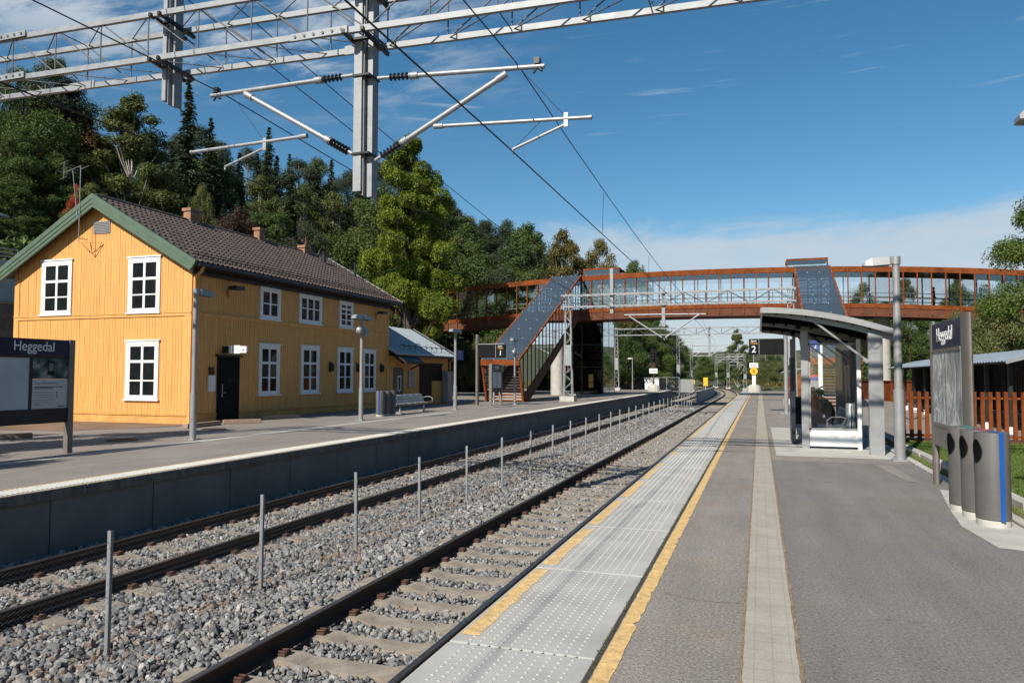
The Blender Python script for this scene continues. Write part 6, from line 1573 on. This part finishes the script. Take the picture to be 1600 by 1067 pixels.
LAB = {'spruce':('dark spruce among the massed conifers on the wooded hillside','spruces in the hillside wood'),'pine':('pine with a tufted crown in the hillside wood','pines in the hillside wood'),
       'birch':('light green birch between the conifers on the hillside','birches in the hillside wood'),'leafy':('round broadleaf tree in the wood on the hillside','broadleaf trees in the hillside wood'),'autumn':('browning broadleaf tree in the wood on the hillside','browning trees in the hillside wood')}
for x, y, h, k in HILL: tree(x, y, h, k, *LAB[k], wide=.9 if h > 18 else 1.05)
SPEC = [(-50.4,48.4,15.1,'birch','tall pale-leaved birch standing clear of the wood left of the black spruce',1.15),(-51.9,56.3,19.3,'spruce','tallest pointed spruce rising above the house gable and wood',.8),(-52.7,60.3,16.2,'spruce','shorter spruce touching the right side of the tallest spruce',.85),
 (-54.9,44.8,14.9,'pine','dark tree seen through the left end of the gantry girder',.9),(-55.8,42.4,11.9,'leafy','dense green tree at the far left edge behind the gantry girder',1.1),(-55.5,46.7,12.2,'autumn','brown and green tree under the gantry girder left of the pale birch',1.),
 (-63.6,84,20,'spruce','spire-topped spruce between the stub mast and the main mast',.8),(-43.2,36.9,5.4,'red','small bright red maple behind the television aerial',.42),(-42.0,37.0,6.1,'birch','small yellow-green birch peeping over the green gable',1.25),(-40.4,49.7,8.8,'redshrub','dark red shrub behind the brown roof ridge',.6),
 (-37.5,42.2,9.9,'birch','slender pale young birch behind the first chimney',.55),(-49.8,38.1,7.1,'leafy','round green tree at the left edge above the stone wall',1.3),(-43.4,32.8,4.3,'leafy','low green tree on the bank at the left frame edge',1.6),(-36.9,50.8,9.8,'spruce','young bluish spruce behind the second chimney',.7),
 (-36.9,87.7,15.9,'pine','ragged pine just right of the yellow-green maple',.9),(-35.5,93.4,15.1,'pine','dense dark pine beside the ragged pine above the bridge end',1.),(-32.6,95,16.2,'pine','pine behind the blue-green tree above the bridge',.9),(-28.6,91.6,17.3,'leafy','large blue-green broadleaf tree above the left bridge arm',1.05),(-23.1,89.2,19.2,'gold','large olive-gold birch above the left stair roof',.95),(-19.5,93.6,19.5,'gold','smaller olive-gold birch right of the big one',.75),
 (-19.2,120,20.8,'leafy','pale rounded treetop at the right end of the wood',.6),(-26,93,11,'birch','yellow-green birch low in front of the blue-green tree',1.),(-30.5,88,10,'bush','bluish shrub mass above the left bridge arm',.7),(-14.6,97.5,9.1,'leafy','dark broadleaf tree under the bridge by the lift',1.2),(-14.8,113.5,10.1,'leafy','broadleaf tree above the rock cutting',1.1),(-16.8,91.6,8.6,'leafy','dark broadleaf tree behind the lift glass',1.2),(-14.6,138,9.5,'leafy','broadleaf tree past the rock cutting',1.),
 (-4.2,156.7,11.4,'birch','tall lone tree rising beside the curve of the line',1.0),(-10.7,164,5.2,'leafy','low tree behind the farthest masts',1.4),(.8,121.5,3.9,'bush','dark shrub right of the yellow speed sign',.9),(4,132.7,4.6,'bush','dark shrub behind the right signal',1.),(-7.9,186,5.7,'leafy','low tree where the line disappears',1.6),(-15.4,127.4,10.6,'pine','pine against the sky above the rock cutting',1.),
 (12.4,84.3,9.4,'leafy','dark tree between the shelter and the lamp post',1.2),(13.5,78.3,8.2,'leafy','dark tree directly behind the lamp post',1.2),(11.1,93.3,8.1,'leafy','tree low behind the shelter roof',1.1),(13.2,58.0,6.2,'bush','olive shrub reaching up to the bridge girder left of the name board',.62),(14.6,55.4,6.8,'bush','olive shrub behind the navy name board',.60),(17.3,56.5,6.7,'bush','olive shrub right of the navy name board',.62),(19.8,54,6.8,'bush','olive shrub at the right frame edge',.6),
 (10.8,87.9,11.9,'birch','thin birch seen through the bridge glazing right of the right stair',.7),(15.5,91.6,12.9,'birch','sparse tree seen through the bridge glazing above the shelter',.8),(22,97,13.4,'leafy','tree seen through the bridge glazing right of the lamp post',.7),(25.3,94.9,13.2,'leafy','tree seen through the far right bridge glazing',.7),(8.1,102.8,5.6,'bush','shrub behind the rusty enclosure',.8),(22.4,70.8,9.4,'leafy','tree behind the right end of the bridge',1.),
 (-27.9,54.0,7.6,'bush','shrub on the slope behind the annex roof',.62),(-27.5,66.5,5.2,'bush','shrub in the shade beneath the bridge arm',.7),(-26.6,47.6,5.4,'bush','shrub close behind the annex gable',.6),(-26.2,69.1,5.9,'bush','shrub above the low sandstone wall',.6),(-31,64,7,'leafy','shaded tree under the left bridge end',1.1),(-24.5,82,6.5,'leafy','shaded tree behind the sandstone wall',1.2),(-20.5,80,5.5,'leafy','shaded tree left of the concrete column',1.2),
 (-17.6,3.5,8.0,'leafy','tree outside the frame shading the left platform',.75),(-20.3,6.8,6.6,'leafy','second tree outside the frame shading the forecourt',.8),(-15.4,-.5,8.8,'birch','birch outside the frame shading the name board',.8),(-25.2,6,7.8,'leafy','third tree outside the frame shading the forecourt',.8),(-17.3,6.6,7.4,'birch','fourth tree outside the frame dappling the left platform',.95),(-17.0,9.4,6.9,'birch','fifth tree outside the frame dappling the left platform',.9)]
for s in SPEC:
    if s[2] > .1: tree(s[0], s[1], s[2], s[3], s[4], None, s[5])
rt = thing('broadleaf_tree', 'tall green tree leaning in at the right frame edge', 'tree', (14.3, 42.0, -.1))
V, F, C = blob_crown(12.2, 2.0, 6.8, 64, 80000, .06, 'egg', 21, .6, (.10,.17), .3)
o = mknp('crown', V, F, LM['ash']); o.parent = rt
o = trunk_mesh(11.5, .2, (.2,.1), [(tuple(c), (c[2]-1.6)/12) for c in C[::2]]).build('trunk', M_['bark'], None, recalc=False); o.parent = rt
for k in range(16):  # unseen tree row added to cut sky light on the track-facing walls
    tree(17.5+random.uniform(0,5)+max(0, k-11)*.8, -26+k*4.1, random.uniform(13,17), 'leafy', 'unseen tree added in a row on the right to cut sky light', 'unseen trees added on the right to cut sky light', 1.1)
# the big yellow-green maple, with leaves of its own
mt = thing('maple_tree', 'big sunlit yellow-green maple towering between the house and the footbridge', 'tree', (-24.6, 49.0, float(hill(-24.6, 49))-.1))
V, F, C = blob_crown(19.4, 4.2, 8.6, 66, 150000, .064, 'lobed', 7, .75, (.075,.155), .66)
o = mknp('crown', V, F, LM['maple']); o.parent = mt
tb = trunk_mesh(18, .34, (.3,.2), [(tuple(c), (c[2]-2.5)/19) for c in C[::2]]); o = tb.build('trunk', M_['bark'], None, recalc=False); o.parent = mt
# low growth covering the slopes, and weeds at the lineside
def cover(n, x0, x1, y0, y1, size, fn, m, name, hgt):
    x = RNG.uniform(x0, x1, n); y = RNG.uniform(y0, y1, n); k = fn(x, y); x, y = x[k], y[k]
    z = hill(x, y); lump = .5+.5*np.sin(x*.9+1.7*np.sin(y*.6))*np.cos(y*.8+x*.3); z = z+RNG.random(len(x))*hgt*(.25+lump)
    V, F = cards(np.stack([x, y, z], 1), np.tile([0,0,1.], (len(x), 1)), size*RNG.uniform(.6,1.4,len(x)), size*.5*RNG.uniform(.6,1.4,len(x)), .8)
    o = mknp(name, V, F, LM[m]); o['kind'] = 'stuff'
cover(60000, -75, -24, 26, 112, .26, lambda x, y: (hill(x, y) > .25) & ((x < -38.2) | (y > 45)), 'leafy', 'undergrowth', 1.5)
cover(30000, -34.5, -17, 74, 135, .20, lambda x, y: (x < -15.5+xc(y)) & (hill(x, y) > .2), 'bush', 'undergrowth', 1.3)
cover(16000, -30, 12, 100, 190, .16, lambda x, y: ((x-xc(y) < -12.5) | (x-xc(y) > 1.5)), 'gold', 'lineside_weeds', .8)
for x, y, h, k, l in ((-13,190,7,'leafy','far broadleaf tree left of where the line disappears'),(-3,185,6.5,'leafy','far tree left of the speed sign post'),(1.5,190,9,'birch','far birch over the speed sign'),(6.5,180,7,'leafy','far tree right of the right signal'),(11,175,7.5,'leafy','far tree behind the departure display'),(15,185,8,'leafy','far tree right of the departure display'),(-8,215,8,'pine','far pine above the end of the line'),(4,220,8,'leafy','far rear tree above the right signal'),(12,215,9,'spruce','far spruce behind the departure display'),(-18,205,8,'leafy','far tree at the foot of the rock hill'),(7,140,4.4,'bush','shrub between the right signal and the enclosure'),(3,165,5,'bush','shrub farther along behind the right signal'),(20,200,9,'leafy','far tree behind the shelter roof'),(-4,240,10,'leafy','farthest tree on the skyline under the bridge')):
    tree(x, y, h, k, l, None, 1.15)
cover(9000, 9, 30, 50, 100, .2, lambda x, y: (x > 9+.0*y) & (y > 52), 'bush', 'undergrowth', 1.0)
# rock cutting
rk = MB(); rs = random.Random(4); n, m = 26, 9; V = []
for i in range(n+1):
    y = 92+i*2.2
    for j in range(m+1):
        t = j/m; zz = -1.0+8.5*t*(.55+.45*math.sin(i*.5+1)**2); x = -13.8+float(xc(y))-3.6*t**1.3+rs.uniform(-.55,.55)-(.9*math.sin(i*.8)); V.append((x, y, zz))
F = [(i*(m+1)+j, i*(m+1)+j+1, (i+1)*(m+1)+j+1, (i+1)*(m+1)+j) for i in range(n) for j in range(m)]
ro = mk('rock_face', V, F, M_['rock']); struct(ro)
# ------------------------------------------------------------------ camera, sun, sky
cd = bpy.data.cameras.new('camera'); co_ = bpy.data.objects.new('camera', cd); COL.objects.link(co_)
cd.sensor_fit = 'HORIZONTAL'; cd.sensor_width = 36; cd.lens = 1150/1600*36; cd.clip_start = .05; cd.clip_end = 3000
Mr = Matrix(((CAMM[0][0], CAMM[0][1], -CAMM[0][2]), (CAMM[1][0], CAMM[1][1], -CAMM[1][2]), (CAMM[2][0], CAMM[2][1], -CAMM[2][2]))).to_4x4()
Mr.translation = (0, 0, 1.6); co_.matrix_world = Mr
S.camera = co_
EL, AZ = 37.8, 14.5                                    # sun stands behind the camera, a little to the left
sd = bpy.data.lights.new('sun', 'SUN'); sd.energy = 5.0; sd.angle = R(.53); sd.color = (1, .925, .82)
so = bpy.data.objects.new('sun', sd); COL.objects.link(so)
tos = Vector((-math.sin(R(AZ))*math.cos(R(EL)), -math.cos(R(AZ))*math.cos(R(EL)), math.sin(R(EL))))
so.rotation_euler = tos.to_track_quat('Z', 'Y').to_euler(); so.location = tos*60
w = bpy.data.worlds.new('World'); S.world = w; w.use_nodes = True
t = w.node_tree; bg = t.nodes['Background']
sky = t.nodes.new('ShaderNodeTexSky'); sky.sky_type = 'NISHITA'; sky.sun_disc = False; sky.sun_elevation = R(EL); sky.sun_rotation = R(180+AZ); sky.altitude = 100; sky.air_density = 1.0; sky.dust_density = .35; sky.ozone_density = 2.2
tc = t.nodes.new('ShaderNodeTexCoord'); sp = t.nodes.new('ShaderNodeSeparateXYZ'); t.links.new(tc.outputs['Generated'], sp.inputs[0])
el = math_(t, 'MULTIPLY', math_(t, 'ARCSINE', sp.outputs[2]), 57.3)
az = math_(t, 'MULTIPLY', math_(t, 'ARCTAN2', sp.outputs[0], sp.outputs[1]), 57.3)
cb = t.nodes.new('ShaderNodeCombineXYZ'); t.links.new(math_(t, 'MULTIPLY', az, .030), cb.inputs[0]); t.links.new(math_(t, 'MULTIPLY', el, .085), cb.inputs[1])
def band(x, a, b_):
    m = t.nodes.new('ShaderNodeMapRange'); m.interpolation_type = 'SMOOTHSTEP'; m.inputs['From Min'].default_value = a; m.inputs['From Max'].default_value = b_; t.links.new(x, m.inputs['Value']); return m.outputs[0]
# bank of thin cloud along the horizon
n1 = noise(t, cb.outputs[0], 2.6, 7, .62, .4); n2 = noise(t, cb.outputs[0], 7.5, 5, .6, .6)
edge = math_(t, 'ADD', 8.2, math_(t, 'MULTIPLY', n1.outputs[0], 6.6))
d1 = math_(t, 'SUBTRACT', edge, el)
bank = math_(t, 'MULTIPLY', band(d1, -.4, 1.7), math_(t, 'ADD', .52, math_(t, 'MULTIPLY', n2.outputs[0], .6)), True)
bank = math_(t, 'MULTIPLY', bank, math_(t, 'ADD', .35, math_(t, 'MULTIPLY', band(az, -27, -4), .65)))
bank = math_(t, 'MULTIPLY', bank, band(math_(t, 'ABSOLUTE', az), 75, 45))
# broken high cloud on the left
dv = t.nodes.new('ShaderNodeCombineXYZ'); zz = math_(t, 'ADD', sp.outputs[2], .12)
t.links.new(math_(t, 'DIVIDE', sp.outputs[0], zz), dv.inputs[0]); t.links.new(math_(t, 'DIVIDE', sp.outputs[1], zz), dv.inputs[1])
n3 = noise(t, mapped(t, dv.outputs[0], (1.1, 2.2, 1), (0,0,R(25))), 3.4, 8, .62, .35); n4 = noise(t, dv.outputs[0], .9, 2, .5)
left = math_(t, 'MULTIPLY', band(math_(t, 'MULTIPLY', az, -1), 12, 36), band(az, -95, -65))
up_ = band(el, 17, 24)
hi = math_(t, 'MULTIPLY', band(math_(t, 'ADD', n3.outputs[0], math_(t, 'MULTIPLY', math_(t, 'SUBTRACT', n4.outputs[0], .5), .5)), .40, .62), math_(t, 'MULTIPLY', left, up_))
hi = math_(t, 'MULTIPLY', hi, .88)
n5 = noise(t, mapped(t, cb.outputs[0], (1, 5.5, 1)), 3.2, 6, .6, .3)
st = math_(t, 'MULTIPLY', band(n5.outputs[0], .60, .74), math_(t, 'MULTIPLY', band(el, 16, 20), .30))
cl = math_(t, 'MAXIMUM', math_(t, 'MAXIMUM', bank, hi), st)
skyc = t.nodes.new('ShaderNodeHueSaturation'); skyc.inputs['Hue'].default_value = .490; skyc.inputs['Value'].default_value = 1.14; skyc.inputs['Saturation'].default_value = 1.28; t.links.new(sky.outputs[0], skyc.inputs['Color'])
fin = mixc(t, cl, skyc.outputs[0], (5.9, 6.7, 7.5))
t.links.new(fin, bg.inputs[0]); bg.inputs[1].default_value = .07
S.view_settings.view_transform = 'Standard'; S.view_settings.look = 'None'; S.view_settings.exposure = .42; S.view_settings.gamma = 1
S.cycles.max_bounces = 6; S.cycles.transparent_max_bounces = 24; S.cycles.diffuse_bounces = 3; S.cycles.glossy_bounces = 3
